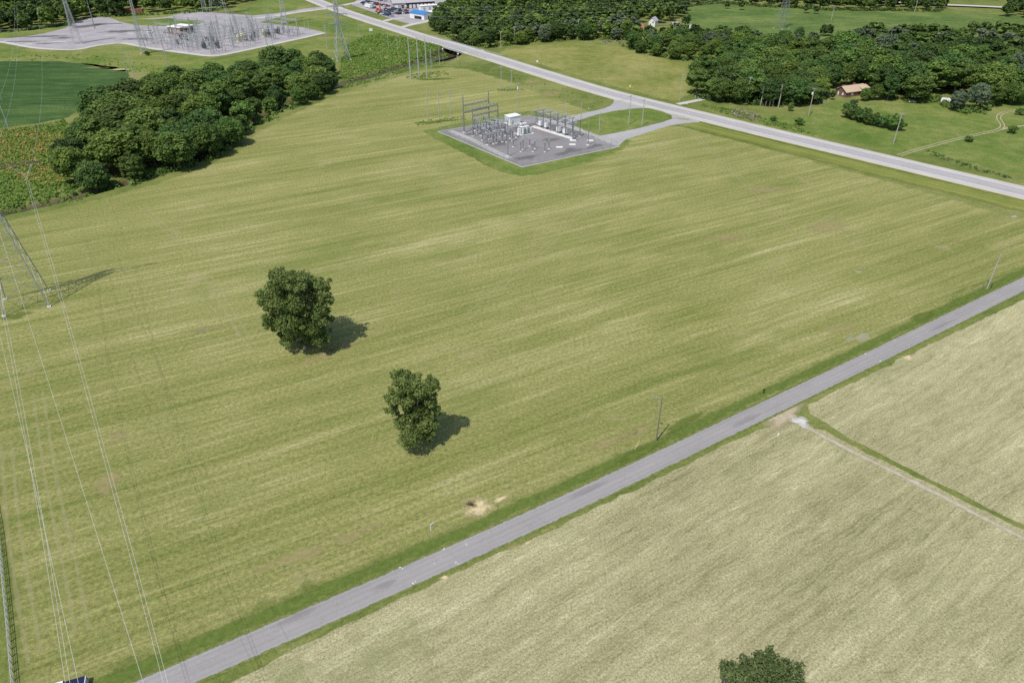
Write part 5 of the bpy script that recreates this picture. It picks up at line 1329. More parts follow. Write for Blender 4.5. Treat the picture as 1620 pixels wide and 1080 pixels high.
# ------------------------------------------------------------------ large far station
G0 = np.array(at(338, 89)); ga = np.array(at(514, 52.5)) - G0; gb = np.array(at(190, 67.5)) - G0
la, lb_ = np.linalg.norm(ga), np.linalg.norm(gb); ga /= la; gb /= lb_; faz = math.atan2(gb[1], gb[0])
FS = 'steelwork of the large far substation'
def fp(s, t): return G0 + ga * s + gb * t
protoG = None; gl = []
def gantry():
    o = empty('gantry', (0, 0, 0))
    for sx in (-8, 8):
        mb = MB()
        for ax, ay in ((-1, -1), (1, -1), (1, 1), (-1, 1)): mb.tube((sx + ax * .7, ay * .7, -.1), (sx + ax * .28, ay * .28, 13.5), .09, None, 4)
        for k in range(8):
            z0, z1 = k * 1.65, (k + 1) * 1.65; w0, w1 = .7 - .42 * z0 / 13.5, .7 - .42 * z1 / 13.5; s_ = 1 if k % 2 else -1
            for f in range(4):
                c, d = ((-1, -1), (1, -1), (1, 1), (-1, 1))[f], ((1, -1), (1, 1), (-1, 1), (-1, -1))[f]
                if s_ < 0: c, d = d, c
                mb.tube((sx + c[0] * w0, c[1] * w0, z0), (sx + d[0] * w1, d[1] * w1, z1), .05, None, 3, 0, False)
        mb.tube((sx, 0, 13.5), (sx, 0, 18), .08, .03, 4)
        mb.obj('column', 'palesteel', o)
    mb = MB()
    for ay, az_ in ((-.4, 10.6), (.4, 10.6), (.4, 11.4), (-.4, 11.4)): mb.tube((-8, ay, az_), (8, ay, az_), .08, None, 4)
    for k in range(14):
        x0, x1 = -8 + k * 16 / 14, -8 + (k + 1) * 16 / 14; s_ = .4 if k % 2 else -.4
        for ay in (-.4, .4): mb.tube((x0, ay, 11 - s_), (x1, ay, 11 + s_), .045, None, 3, 0, False)
    mb.obj('beam', 'palesteel', o)
    for q in (-5, 0, 5):
        mb = MB(); mb.chain([(q, .4, 10.8), (q, 2.2, 10.3)], .14, 5); mb.obj('insulator', 'porc', o)
        mb = MB(); mb.chain([(q, -.4, 10.8), (q, -2.2, 10.3)], .14, 5); mb.obj('insulator', 'porc', o)
    tag(o, 'x', 'gantry', FS); return o
gp_ = [(s, t) for s in (8, 26, 46, 64, 80) for t in (18, 40, 62)] + [(8, 84), (26, 84), (46, 88), (92, 20), (96, 40), (17, 29), (36, 51), (55, 29), (72, 51)]
for s, t in gp_:
    if protoG is None: protoG = gantry(); o = protoG
    else: o = copy_tree(protoG)
    p = fp(s, t); o.location = (p[0], p[1], Z3); o.rotation_euler = (0, 0, faz); gl.append(o)
ordlabels(gl, 'pale lattice gantry with cross beam in the far substation, #')
protoS = None; sp_ = []
rs = np.random.default_rng(5)
for s in (4, 14, 20, 30, 34, 40, 50, 54, 58, 68, 72, 76, 84, 88):
    for t in (8, 14, 24, 30, 36, 46, 52, 58, 70, 78, 90):
        if rs.random() < .40 or len(sp_) > 96: continue
        if protoS is None:
            o = protoS = empty('bus_support')
            MB().box((0, 0, 2.2), (.3, .3, 4.4)).obj('leg', 'palesteel', o); MB().box((0, 0, 4.5), (3.4, .3, .3)).obj('beam', 'palesteel', o)
            for q in (-1.4, 0, 1.4): mb = MB(); insulator(mb, (q, 0, 4.6), 1.7, .2); mb.obj('insulator', 'porc', o)
            MB().tube((-1.9, 0, 6.35), (1.9, 0, 6.35), .08, None, 5).obj('bus_pipe', 'palesteel', o)
            tag(o, 'x', 'bus support', FS)
        else: o = copy_tree(protoS)
        p = fp(s + rs.uniform(-1, 1), t + rs.uniform(-1, 1)); o.location = (p[0], p[1], Z3); o.rotation_euler = (0, 0, faz + (0 if rs.random() < .6 else math.pi / 2)); sp_.append(o)
ordlabels(sp_, 'pale bus support with three insulators in the far substation, #')
cb_ = []; protoB = None
for s, t in [(20, 20), (20, 27), (20, 34), (36, 44), (36, 50), (54, 22), (54, 28), (54, 34), (72, 22), (72, 28), (86, 30), (30, 66), (30, 72), (16, 58)]:
    if protoB is None:
        o = protoB = empty('circuit_breaker')
        MB().box((0, 0, 1.2), (2.6, 1.4, 1.6)).obj('tank', 'darksteel', o)
        for q in (-.9, 0, .9):
            mb = MB(); mb.chain([(q, .4, 1.9), (q, 1.4, 4.0)], [.24, .16], 6); mb.obj('bushing', 'brown_porc', o); mb = MB(); mb.chain([(q, -.4, 1.9), (q, -1.4, 4.0)], [.24, .16], 6); mb.obj('bushing', 'brown_porc', o)
        MB().box((1.8, 0, 1.0), (.8, .9, 1.8)).obj('cabinet', 'palesteel', o); MB().box((0, 0, .2), (2.2, 1.2, .4)).obj('plinth', 'concrete', o); tag(o, 'x', 'circuit breaker', FS)
    else: o = copy_tree(protoB)
    p = fp(s, t); o.location = (p[0], p[1], Z3); o.rotation_euler = (0, 0, faz); cb_.append(o)
ordlabels(cb_, 'dark tank circuit breaker in the far substation, #')
tr_l = []
for px, py, m in [(379, 66.5, 'cream'), (384, 65.3, 'cream'), (388.5, 64, 'cream'), (418, 58.6, 'cream'), (422, 57.8, 'equip'), (425, 57, 'equip'), (402, 60.5, 'darksteel'), (441, 54.8, 'darksteel'), (324, 78, 'darksteel'), (345, 76, 'darksteel')]:
    x, y = at(px, py); o = empty('phase_transformer', (x, y, Z3), faz)
    MB().box((0, 0, 2.3), (2.1, 2.1, 3.8)).obj('tank', m, o); MB().box((0, 0, .2), (2.8, 2.8, .4)).obj('plinth', 'concrete', o)
    for k in range(4): MB().box((-.8 + .53 * k, 1.35, 2.2), (.2, .55, 3.0)).obj('radiator_fin', m, o)
    mb = MB().tube((-1.0, -.2, 5.0), (1.0, -.2, 5.0), .4, None, 8); mb.obj('conservator', m, o)
    mb = MB(); insulator(mb, (.4, -.6, 4.2), 2.2, .25); mb.obj('bushing', 'brown_porc', o)
    tag(o, None, 'transformer', FS); o['m'] = m; tr_l.append(o)
for m, wd_ in (('cream', 'cream'), ('equip', 'green-grey'), ('darksteel', 'dark grey')): ordlabels([o for o in tr_l if o['m'] == m], '%s upright transformer tank in the far substation, #' % wd_)
# pale light poles and thin masts in and round the far yard
ml = []
for px, yb, yt in [(298, 82, 40), (334, 86, 45), (357, 81, 46), (421, 70, 30), (394, 40, 8), (428, 40, 3), (470, 40, 26), (483, 48, 27), (489, 48, 27), (246, 74, 42), (283, 42, 24), (308, 40, 24), (222, 60, 30), (368, 70, 34)]:
    x, y = at(px, yb); h = height(px, yb, yt); o = empty('thin_mast', (x, y, 0)); MB().tube((0, 0, 0), (0, 0, h * .6), .24, .18, 6).obj('lower_shaft', 'palesteel', o); MB().tube((0, 0, h * .6), (0, 0, h), .13, .05, 6).obj('upper_shaft', 'palesteel', o)
    tag(o, None, 'mast', 'thin masts of the far yard'); ml.append(o)
ordlabels(ml, 'thin pale mast in or beside the far yard, #')
# long strung bus wires over the far yard
for i, t in enumerate((13, 18, 23, 35, 40, 45, 57, 62, 67)):
    A = fp(4, t); B = fp(94, t); wire((A[0], A[1], 10.5), (B[0], B[1], 10.5), .8, 'x', .035, 'bus_wire', FS, 12)
bw = [o for o in col.objects if o.name.startswith('bus_wire') and o.get('label') == 'x']
for i, o in enumerate(bw): o['label'] = 'strung bus wire under the gantries of the far yard, %s from its lower right side' % (ORD[i])
# brick control building
pL, pF, pR = np.array(at(267, 53.8)), np.array(at(287, 56)), np.array(at(311.5, 52)); bu = (pL - pF); bw_ = np.linalg.norm(bu); bu /= bw_; bv = np.array([-bu[1], bu[0]]); 
if np.dot(bv, pR - pF) < 0: bv = -bv
bd = abs(np.dot(bv, pR - pF)); c_ = pF + bu * bw_ / 2 + bv * bd / 2
o = empty('brick_building', (*c_, Z3), math.atan2(bu[1], bu[0])); fl = 1 if np.dot(np.array([-math.sin(o.rotation_euler.z), math.cos(o.rotation_euler.z)]), bv) > 0 else -1
MB().box((0, 0, 2.6), (bw_, bd, 5.2)).obj('wall', 'brick', o); MB().box((0, 0, 5.4), (bw_ + .8, bd + .8, .5)).obj('roof', 'white_roof', o)
for k, q in enumerate((-.28, .0, .28)):
    f_ = MB().box((q * bw_, -fl * (bd / 2 + .03), 1.9 if k == 1 else 2.6), (1.3, .12, 3.0 if k == 1 else 1.4)).obj('door' if k == 1 else 'window', 'white', o)
for q in (-.35, -.12, .12, .35):
    MB().box((-bw_ / 2 - .04, q * bd, 2.7), (.12, 1.6, 1.8)).obj('window', 'dark', o)
tag(o, 'brown brick control building with white flat roof in the far yard', 'building')

# fence at the far wood
f1 = np.array(atl([(-20, 54), (40, 50), (90, 43), (130, 33)])); F1 = resample(f1, 9.0); o = empty('far_fence', (F1[0][0], F1[0][1], 0))
pm = None
for p in F1:
    if pm is None: q = MB().box((0, 0, 1.1), (.25, .25, 2.3)).obj('fence_post', 'steel', o); pm = q.data
    else: q = bpy.data.objects.new('fence_post', pm); col.objects.link(q); q.parent = o
    q.location = (p[0] - F1[0][0], p[1] - F1[0][1], 0)
MB().chain([(p[0] - F1[0][0], p[1] - F1[0][1], 2.2) for p in F1], .09, 4).obj('rail', 'steel', o); tag(o, 'grey fence along the far wood behind the large yard', 'fence')

# ------------------------------------------------------------------ rail wagons
def wagon(px0, px1, py, mat, label):
    A, B = np.array(at(px0, py)), np.array(at(px1, py)); d = B - A; L_ = np.linalg.norm(d) - .6; c = (A + B) / 2
    o = empty('rail_wagon', (*c, 0), math.atan2(d[1], d[0]))
    MB().box((0, 0, 2.9), (L_, 3.0, 3.4)).obj('body', mat, o); MB().box((0, 0, 1.05), (L_ - .3, 2.6, .3)).obj('underframe', 'wagon_dark', o)
    n = int(L_ / 1.6)
    for k in range(n + 1): MB().box((-L_ / 2 + .1 + (L_ - .2) * k / n, -1.53, 2.9), (.16, .14, 3.4)).obj('side_rib', mat, o)
    for sx in (-1, 1):
        bg_ = MB().box((sx * L_ * .36, 0, .62), (2.4, 2.0, .3)).obj('bogie', 'wagon_dark', o)
        for q in (-.8, .8):
            for sy in (-.75, .75): MB().tube((sx * L_ * .36 + q, sy - .07, .45), (sx * L_ * .36 + q, sy + .07, .45), .43, None, 10).obj('wheel', 'wagon_dark', bg_)
    tag(o, label, 'rail wagon', 'rail wagons behind the far yard'); return o
wagon(176, 199, 23.0, 'wagon_dark', 'dark rail wagon at the far wood, left of the rusty red one')
wagon(200, 228, 23.3, 'wagon', 'rusty red rail wagon in front of the far wood')

# ------------------------------------------------------------------ buildings
def gable(name, c, az, L_, W_, hw2, hr, wall, roof, label, wins=(), doors=(), eave=.5, z=0.0, cat='house', extra=None):
    o = empty(name, (c[0], c[1], z), az)
    l, w2 = L_ / 2, W_ / 2
    MB().add([(-l, -w2, -.2), (l, -w2, -.2), (l, w2, -.2), (-l, w2, -.2), (-l, -w2, hw2), (l, -w2, hw2), (l, w2, hw2), (-l, w2, hw2), (-l, 0, hr), (l, 0, hr)],
             [(0, 1, 5, 4), (2, 3, 7, 6), (1, 2, 6, 9, 5), (3, 0, 4, 8, 7), (4, 5, 9, 8), (6, 7, 8, 9)]).obj('wall', wall, o)
    k = (hr - hw2) / w2; t = .18
    for s_ in (-1, 1):
        y1 = s_ * (w2 + eave); z1 = hw2 - k * eave + .06; zr = hr + .06
        MB().add([(-l - eave, 0, zr), (l + eave, 0, zr), (l + eave, y1, z1), (-l - eave, y1, z1), (-l - eave, 0, zr + t), (l + eave, 0, zr + t), (l + eave, y1, z1 + t), (-l - eave, y1, z1 + t)],
                 [(0, 1, 2, 3), (7, 6, 5, 4), (3, 2, 6, 7), (0, 3, 7, 4), (1, 5, 6, 2)] if s_ > 0 else [(3, 2, 1, 0), (4, 5, 6, 7), (7, 6, 2, 3), (4, 7, 3, 0), (2, 6, 5, 1)]).obj('roof_slope', roof, o)
    for (side, u, zz_, ww, hh, mm) in wins:
        d = {'f': ((u, -w2 - .03), (ww, .08)), 'b': ((u, w2 + .03), (ww, .08)), 'l': ((-l - .03, u), (.08, ww)), 'r': ((l + .03, u), (.08, ww))}[side]
        wn_ = MB().box((d[0][0], d[0][1], zz_), (d[1][0], d[1][1], hh)).obj('window' if hh < 1.9 else 'door', mm, o)
    tag(o, label, cat); return o
# brown house
c = at(1345, 150); azh = R(24)
o = gable('brown_house', c, azh, 15.5, 8.0, 2.9, 5.2, 'brownwall', 'roof_tan', 'low brown house with tan roof at the edge of the big wood', [('l', -1.6, 1.5, 1.0, 1.3, 'white'), ('l', 1.6, 1.3, .9, 1.8, 'white'), ('f', -3, 1.6, 1.4, 1.2, 'white'), ('f', 2, 1.6, 1.4, 1.2, 'dark')])
mb = MB().box((6.5, -4.0, 1.4), (6.0, 5.0, 2.9)); mb.obj('wing', 'brownwall', o)
MB().add([(3.2, -6.9, 2.9), (9.8, -6.9, 2.9), (9.8, -.2, 4.9), (3.2, -.2, 4.9), (3.2, -6.9, 3.1), (9.8, -6.9, 3.1), (9.8, -.2, 5.1), (3.2, -.2, 5.1)], [(3, 2, 1, 0), (4, 5, 6, 7), (0, 1, 5, 4), (1, 2, 6, 5), (3, 0, 4, 7)]).obj('wing_roof', 'roof_tan', o)
MB().box((2.0, .8, 5.3), (.9, .9, 1.6)).obj('chimney', 'brick', o)
gable('garden_shed', at(1008, 50.5), R(-8), 9.0, 6.0, 3.2, 5.6, 'white', 'roof_red', 'small shed with faded red roof among the trees', [('f', 0, 1.2, 2.2, 2.2, 'palesteel'), ('f', 3, 1.8, .9, 1.0, 'dark')], cat='shed')
gable('white_house', at(1033, 41.5), R(60), 7.0, 5.5, 4.6, 7.0, 'white', 'roof_grey', 'narrow white house among the trees right of the red-roofed shed', [('l', -1, 3.4, 1.0, 1.3, 'dark'), ('l', 1.2, 1.2, 1.0, 2.0, 'dark'), ('f', 0, 3.0, 1.0, 1.2, 'dark')])
gable('garden_shed', at(1066.5, 45), R(30), 6.0, 5.0, 2.8, 4.6, 'roof_tan', 'roof_grey', 'small tan shed between the trees, left of the white box', [('l', 0, 1.2, 1.4, 2.0, 'dark'), ('f', 0, 1.6, 1.0, 1.0, 'dark')], cat='shed')
x, y = at(1095, 46.5); o = empty('storage_box', (x, y, 0), R(12)); MB().box((0, 0, 1.55), (4.6, 2.6, 2.7)).obj('body', 'white', o); MB().box((0, -1.32, 1.5), (1.6, .06, 2.2)).obj('door', 'palesteel', o); MB().box((0, 0, 3.0), (4.8, 2.8, .15)).obj('roof', 'white_roof', o); MB().box((0, 0, .1), (4.2, 2.2, .3)).obj('skid', 'darksteel', o); tag(o, 'white storage box at the edge of the far meadow', 'storage box')

# dealership buildings
def along(pa, pb): 
    A, B = np.array(at(*pa)), np.array(at(*pb)); d = B - A; return A, B, np.linalg.norm(d), math.atan2(d[1], d[0]), d / np.linalg.norm(d)
A, B, L_, az_, u_ = along((622, 15), (643, 14.2)); n2_ = np.array([-u_[1], u_[0]]); c = (A + B) / 2 + n2_ * 8
gable('sales_hall', c, az_, L_, 16, 5.0, 7.2, 'roof_grey', 'roof_grey', 'left grey-roofed hall of the car dealership', [('f', -3, 1.8, 3.0, 3.2, 'white'), ('f', 3, 2.0, 2.2, 2.6, 'dark'), ('f', 6, 2.4, 1.6, 1.6, 'white')], cat='building')
A, B, L_, az_, u_ = along((645, 14.4), (688, 11.5)); n2_ = np.array([-u_[1], u_[0]]); c = (A + B) / 2 + n2_ * 9
gable('sales_hall', c, az_, L_, 18, 5.2, 7.6, 'wagon_dark', 'roof_grey', 'long right grey-roofed hall of the car dealership with white bay doors', [('f', -L_ / 2 + 3 + k * (L_ - 5) / 6, 2.0, 2.6, 3.2, 'white') for k in range(7)], cat='building')
A, B, L_, az_, u_ = along((666, 17.5), (694, 15.5)); n2_ = np.array([-u_[1], u_[0]]); c = (A + B) / 2 + n2_ * 3
o = empty('white_annex', (*c, 0), az_); MB().box((0, 0, 2.0), (L_, 6, 4.0)).obj('wall', 'white', o); MB().box((0, 0, 4.12), (L_ + .6, 6.6, .24)).obj('roof', 'white_roof', o)
for q in (-.3, 0, .3): MB().box((q * L_, -3.04, 1.5), (2.0, .1, 2.4)).obj('door', 'palesteel', o)
tag(o, 'low white flat-roofed annex between the grey hall and the blue roof', 'building')
pA, pB_ = np.array(at(648.5, 28.5)), np.array(at(671, 32.2)); d = pB_ - pA; L_ = np.linalg.norm(d); u_ = d / L_; n2_ = np.array([-u_[1], u_[0]]); W_ = 11.0; c = (pA + pB_) / 2 + n2_ * W_ / 2
o = gable('blue_roof_building', c, math.atan2(u_[1], u_[0]), L_, W_, 4.4, 6.2, 'white', 'roof_blue', 'white building with bright blue roof beside the highway', [('f', 1.5, 1.4, L_ * .5, 2.4, 'dark'), ('r', 0, 1.6, 1.6, 2.2, 'dark')], cat='building')  # wide front door is a flat dark panel standing in for carport shade
A, B, L_, az_, u_ = along((683, 29.5), (693, 27)); n2_ = np.array([-u_[1], u_[0]]); c = (A + B) / 2 + n2_ * 4
o = empty('white_garage', (*c, 0), az_); MB().box((0, 0, 2.3), (L_, 8, 4.6)).obj('wall', 'white', o); MB().box((0, 0, 4.75), (L_ + .5, 8.5, .25)).obj('roof', 'white_roof', o); MB().box((0, -4.04, 1.6), (3, .1, 2.8)).obj('door', 'palesteel', o)
tag(o, 'small white garage just right of the blue-roofed building', 'garage')

# ------------------------------------------------------------------ vehicles
PAINT = {}
def paint(name, c):
    if name not in PAINT:
        n = NT(name + '_paint'); nd = n.n('ShaderNodeBsdfPrincipled'); nd.inputs['Base Color'].default_value = (*c, 1); nd.inputs['Roughness'].default_value = .3; nd.inputs['Coat Weight'].default_value = .5
        PAINT[name] = n.done(nd.outputs[0])
    return PAINT[name]
PC = {'white': (.75, .75, .74), 'black': (.02, .02, .022), 'silver': (.48, .49, .5), 'dark grey': (.08, .085, .09), 'dark red': (.22, .02, .02), 'dark blue': (.03, .05, .16)}
def loft(sections, cap=True):
    """skin through rings of equal length"""
    mb = MB(); n = len(sections[0]); vs = [p for s_ in sections for p in s_]; fs = []
    for i in range(len(sections) - 1):
        for k in range(n): fs.append((i * n + k, i * n + (k + 1) % n, (i + 1) * n + (k + 1) % n, (i + 1) * n + k))
    fs += [tuple(range(n - 1, -1, -1)), tuple(range((len(sections) - 1) * n, len(sections) * n))]
    return mb.add(vs, fs)
def ring(x, w_, z0, z1, top=.85): return [(x, -w_, z0), (x, w_, z0), (x, w_ * 1.0, (z0 + z1) / 2), (x, w_ * top, z1), (x, -w_ * top, z1), (x, -w_, (z0 + z1) / 2)]
def car(kind, colr):
    o = empty('parked_car' if kind != 'pickup' else 'pickup_truck'); pm_ = paint(colr, PC[colr])
    if kind == 'sedan': secs = [(-2.25, .82, .35, .85), (-1.9, .88, .25, 1.0), (0, .9, .22, 1.0), (1.6, .88, .25, .92), (2.25, .78, .35, .7)]; cab = [(-1.5, .8, .98, 1.02), (-.9, .74, .98, 1.45), (.3, .74, .98, 1.45), (1.05, .78, .95, 1.0)]
    elif kind == 'suv': secs = [(-2.3, .85, .4, 1.05), (-2.0, .93, .3, 1.15), (0, .95, .28, 1.15), (1.5, .93, .3, 1.1), (2.3, .82, .4, .9)]; cab = [(-2.2, .82, 1.1, 1.2), (-1.9, .78, 1.1, 1.75), (.3, .78, 1.1, 1.78), (1.1, .82, 1.08, 1.15)]
    else: secs = [(-2.8, .92, .5, 1.15), (-2.5, .97, .4, 1.2), (0, .98, .38, 1.2), (2.0, .97, .4, 1.15), (2.75, .88, .45, .95)]; cab = [(-.75, .86, 1.15, 1.3), (-.6, .82, 1.15, 1.88), (.9, .82, 1.15, 1.9), (1.6, .86, 1.13, 1.25)]
    loft([ring(*s_) for s_ in secs]).obj('body', pm_, o)
    loft([ring(x_, w_, a_, b_, .88) for x_, w_, a_, b_ in cab]).obj('windows', 'glass', o)
    x0_, x1_ = cab[1][0] + .05, cab[2][0] - .05; MB().box(((x0_ + x1_) / 2, 0, cab[1][3] + .02), (x1_ - x0_, cab[1][1] * 1.72, .07)).obj('roof', pm_, o)
    if kind == 'pickup': MB().box((-1.75, 0, 1.19), (1.7, 1.5, .08)).obj('bed', 'dark', o)
    wb = secs[-1][0] * .66
    for sx in (-wb, wb):
        for sy in (-1, 1): MB().tube((sx, sy * .70, .34), (sx, sy * .93, .34), .34, None, 12).obj('wheel', 'rubber', o)
    return o
LOT = 'vehicles on the dealership lot'
protos = {}
rc = np.random.default_rng(9)
cars = []
def put(px, py, az_, kind, colr, group=LOT):
    key = (kind, colr)
    if key not in protos: protos[key] = car(kind, colr); o = protos[key]
    else: o = copy_tree(protos[key])
    x, y = at(px, py); o.location = (x, y, Z4); o.rotation_euler = (0, 0, az_); tag(o, 'x', 'truck' if kind == 'pickup' else 'car', group); o['c'] = colr; o['k'] = kind; return o
hz_ = math.atan2(hd[1], hd[0])
colsq = ['black', 'dark grey', 'silver', 'black', 'white', 'dark grey', 'dark blue', 'black', 'silver', 'dark red', 'black', 'dark grey', 'white']
i = 0
for row, (pa, pb, n) in enumerate([((571, 5.0), (594, 14.5), 6), ((577, 2.0), (600, 9.5), 5), ((596, 18.5), (617, 25.5), 6), ((604, 19.0), (634, 23.5), 7), ((608, 15.5), (640, 21.0), 7), ((618, 14.8), (645, 18.5), 5), ((585, -1.0), (612, 3.0), 6), ((600, 21.5), (622, 27.5), 6), ((612, 17.2), (646, 22.5), 8), ((590, 6.0), (616, 11.5), 6)]):
    for k in range(n):
        t = (k + .5) / n; px = pa[0] + (pb[0] - pa[0]) * t + rc.uniform(-.8, .8); py = pa[1] + (pb[1] - pa[1]) * t + rc.uniform(-.3, .3)
        cars.append(put(px, py, hz_ + math.pi / 2 + rc.uniform(-.12, .12), ['sedan', 'suv', 'suv', 'pickup'][int(rc.integers(0, 4))], colsq[i % len(colsq)])); i += 1
by = {}
for o in cars: by.setdefault((o['k'], o['c']), []).append(o)
for (k, c_), L2 in by.items(): ordlabels(L2, '%s %s parked on the dealership lot, # of its kind there' % (c_, {'sedan': 'saloon car', 'suv': 'tall car', 'pickup': 'pickup'}[k])) if len(L2) > 1 else L2[0].__setitem__('label', 'the only %s %s parked on the dealership lot' % (c_, {'sedan': 'saloon car', 'suv': 'tall car', 'pickup': 'pickup'}[k]))
put(238, 51.5, .3, 'suv', 'white', 'vehicles in the far yard')['label'] = 'white van-like car parked in the far yard left of the brick building'
put(263, 52.5, .3, 'pickup', 'silver', 'vehicles in the far yard')['label'] = 'silver pickup parked against the brick building'
put(1442, 162.5, .1, 'sedan', 'silver', 'vehicles by the big wood')['label'] = 'small silver car half hidden at the edge of the big wood'
# white caravan by the wood
x, y = at(1495.5, 163.5); o = empty('caravan', (x, y, 0), R(-25)); loft([ring(-2.6, 1.15, .5, 1.9, .9), ring(-2.3, 1.2, .45, 2.6, .92), ring(2.0, 1.2, .45, 2.6, .92), ring(2.6, 1.1, .5, 1.7, .9)]).obj('body', 'white', o)
MB().box((-.6, -1.21, 1.7), (1.4, .06, .7)).obj('window', 'glass', o); MB().box((1.0, -1.21, 1.3), (.7, .06, 1.6)).obj('door', 'palesteel', o); MB().chain([(2.5, 0, .5), (3.8, 0, .45)], .07, 5).obj('drawbar', 'darksteel', o)
for sy in (-1, 1): MB().tube((0, sy * .9, .33), (0, sy * 1.15, .33), .33, None, 12).obj('wheel', 'rubber', o)
tag(o, 'white caravan parked at the edge of the big wood on the right', 'caravan')
# white trailer and orange lift at the dealership
x, y = at(583, 12.8); o = empty('box_trailer', (x, y, Z4), hz_); MB().box((0, 0, 1.9), (11, 2.5, 2.6)).obj('body', 'white', o); MB().box((0, 0, .45), (10, 1.6, .2)).obj('chassis', 'darksteel', o)
for sx in (-3.6, -2.5):
    for sy in (-1, 1): MB().tube((sx, sy * .8, .48), (sx, sy * 1.15, .48), .48, None, 12).obj('wheel', 'rubber', o)
for sy in (-1, 1): MB().box((3.6, sy * .7, .3), (.2, .2, .7)).obj('landing_leg', 'darksteel', o)
tag(o, 'long white box trailer at the left end of the dealership lot', 'trailer')
x, y = at(600, 19.5); o = empty('crane_truck', (x, y, Z4), hz_ + .3); MB().box((0, 0, 1.0), (6.5, 2.5, .8)).obj('chassis', 'orange', o); MB().box((2.3, 0, 2.3), (1.7, 2.4, 1.9)).obj('cab', 'orange', o); MB().box((3.17, 0, 2.6), (.06, 2.0, .9)).obj('windscreen', 'glass', o)
MB().chain([(-1.5, 0, 1.4), (-1.2, 0, 7.5), (.6, 0, 10.2)], [.65, .6, .4], 6).obj('boom', 'orange', o); MB().box((-1.5, 0, 2.0), (2.2, 2.2, 1.3)).obj('turntable', 'orange', o)
for sx in (-2.2, 2.0):
    for sy in (-1, 1): MB().tube((sx, sy * .95, .5), (sx, sy * 1.3, .5), .5, None, 12).obj('wheel', 'rubber', o)
MB().box((-2.0, -1.6, 1.4), (1.0, .4, 2.4)).obj('side_panel', 'cream', o)
tag(o, 'orange crane truck with raised boom among the dealership cars', 'truck')

# pickup at the bottom left corner
A = np.array(at(104, 1077, 1.35)); B = np.array(at(135, 1068, 1.35)); u_ = (B - A) / np.linalg.norm(B - A); n2_ = np.array([u_[1], -u_[0]]); pz = math.atan2(-u_[1], -u_[0])
c = B + n2_ * .95 - u_ * 2.9
o = empty('pickup_truck', (c[0], c[1], .02), pz); wp = paint('white', PC['white'])
loft([ring(-2.95, .95, .5, 1.2), ring(-2.7, 1.0, .4, 1.28, .95), ring(.0, 1.0, .38, 1.28, .95), ring(2.0, 1.0, .4, 1.22, .93), ring(2.9, .9, .45, 1.0)]).obj('body', wp, o)
loft([ring(-.35, .88, 1.25, 1.35, .9), ring(-.2, .84, 1.25, 1.85, .9), ring(1.3, .84, 1.25, 1.88, .9), ring(2.0, .88, 1.22, 1.32, .9)]).obj('windows', 'glass', o)
MB().box((.55, 0, 1.9), (1.4, 1.46, .08)).obj('roof', wp, o)
MB().box((-1.62, 0, 1.36), (2.45, 1.78, .14)).obj('bed_cover', 'navy', o); MB().box((-2.93, 0, 1.0), (.10, 1.8, .7)).obj('tailgate', wp, o); MB().box((-3.05, 0, .6), (.2, 1.9, .22)).obj('bumper', 'palesteel', o)
for sx in (-1.85, 1.85):
    for sy in (-1, 1):
        wl_ = MB().tube((sx, sy * .74, .38), (sx, sy * 1.0, .38), .38, None, 16).obj('wheel', 'rubber', o); MB().tube((sx, sy * 1.0, .38), (sx, sy * 1.015, .38), .22, None, 12).obj('rim', 'palesteel', wl_)
for sy in (-1, 1): MB().box((-2.99, sy * .82, 1.0), (.06, .18, .4)).obj('tail_light', 'roof_red', o); MB().box((2.9, sy * .7, .85), (.08, .34, .18)).obj('headlight', 'glass', o)
tag(o, 'white pickup with navy bed cover, cut off by the bottom left edge', 'truck')

# ------------------------------------------------------------------ small roadside things
# fence in the bottom left corner
NF = resample(atl([(26, 1130), (22, 1080), (13.5, 985), (0, 850), (-20, 720), (-60, 600)]), 1.55); o = empty('post_and_rail_fence', (NF[0][0], NF[0][1], 0)); pm = None
for i, p in enumerate(NF):
    if pm is None: q = MB().box((0, 0, .65), (.14, .14, 1.5), .4).obj('fence_post', 'post', o); pm = q.data
    else: q = bpy.data.objects.new('fence_post', pm); col.objects.link(q); q.parent = o
    q.location = (p[0] - NF[0][0], p[1] - NF[0][1], 0); q.rotation_euler = (random.uniform(-.05, .05), random.uniform(-.05, .05), random.uniform(-.2, .2))
for zz_, r_ in ((1.36, .05), (.85, .03), (.4, .03)): MB().chain([(p[0] - NF[0][0], p[1] - NF[0][1], zz_) for p in NF], r_, 4).obj('rail', 'palesteel', o)
tag(o, 'pale rail fence on short posts at the bottom left edge of the field', 'fence')
r = np.random.default_rng(77)
# lawn beyond the fence
tag(sheet('grass_lawn', atl([(18, 1085), (8, 980), (-4, 860), (-40, 700), (-120, 560), (-600, 700), (-500, 1200), (0, 1140)]), Z1, 'lawn', 5, .2), kind='structure')
# real-estate sign
x, y = at(682, 839.5); o = empty('roadside_sign', (x, y, 0), R(62)); MB().box((0, 0, .8), (.09, .09, 1.7)).obj('post', 'white', o); MB().box((.42, 0, 1.42), (.95, .07, .07)).obj('arm', 'white', o)
MB().box((.46, 0, .95), (.74, .035, .75)).obj('panel', 'white', o); MB().box((.46, -.03, 1.12), (.6, .02, .2)).obj('panel_band', 'lightgravel', o)
tag(o, 'small white sign on a post in the grass beside the foreground lane', 'sign')
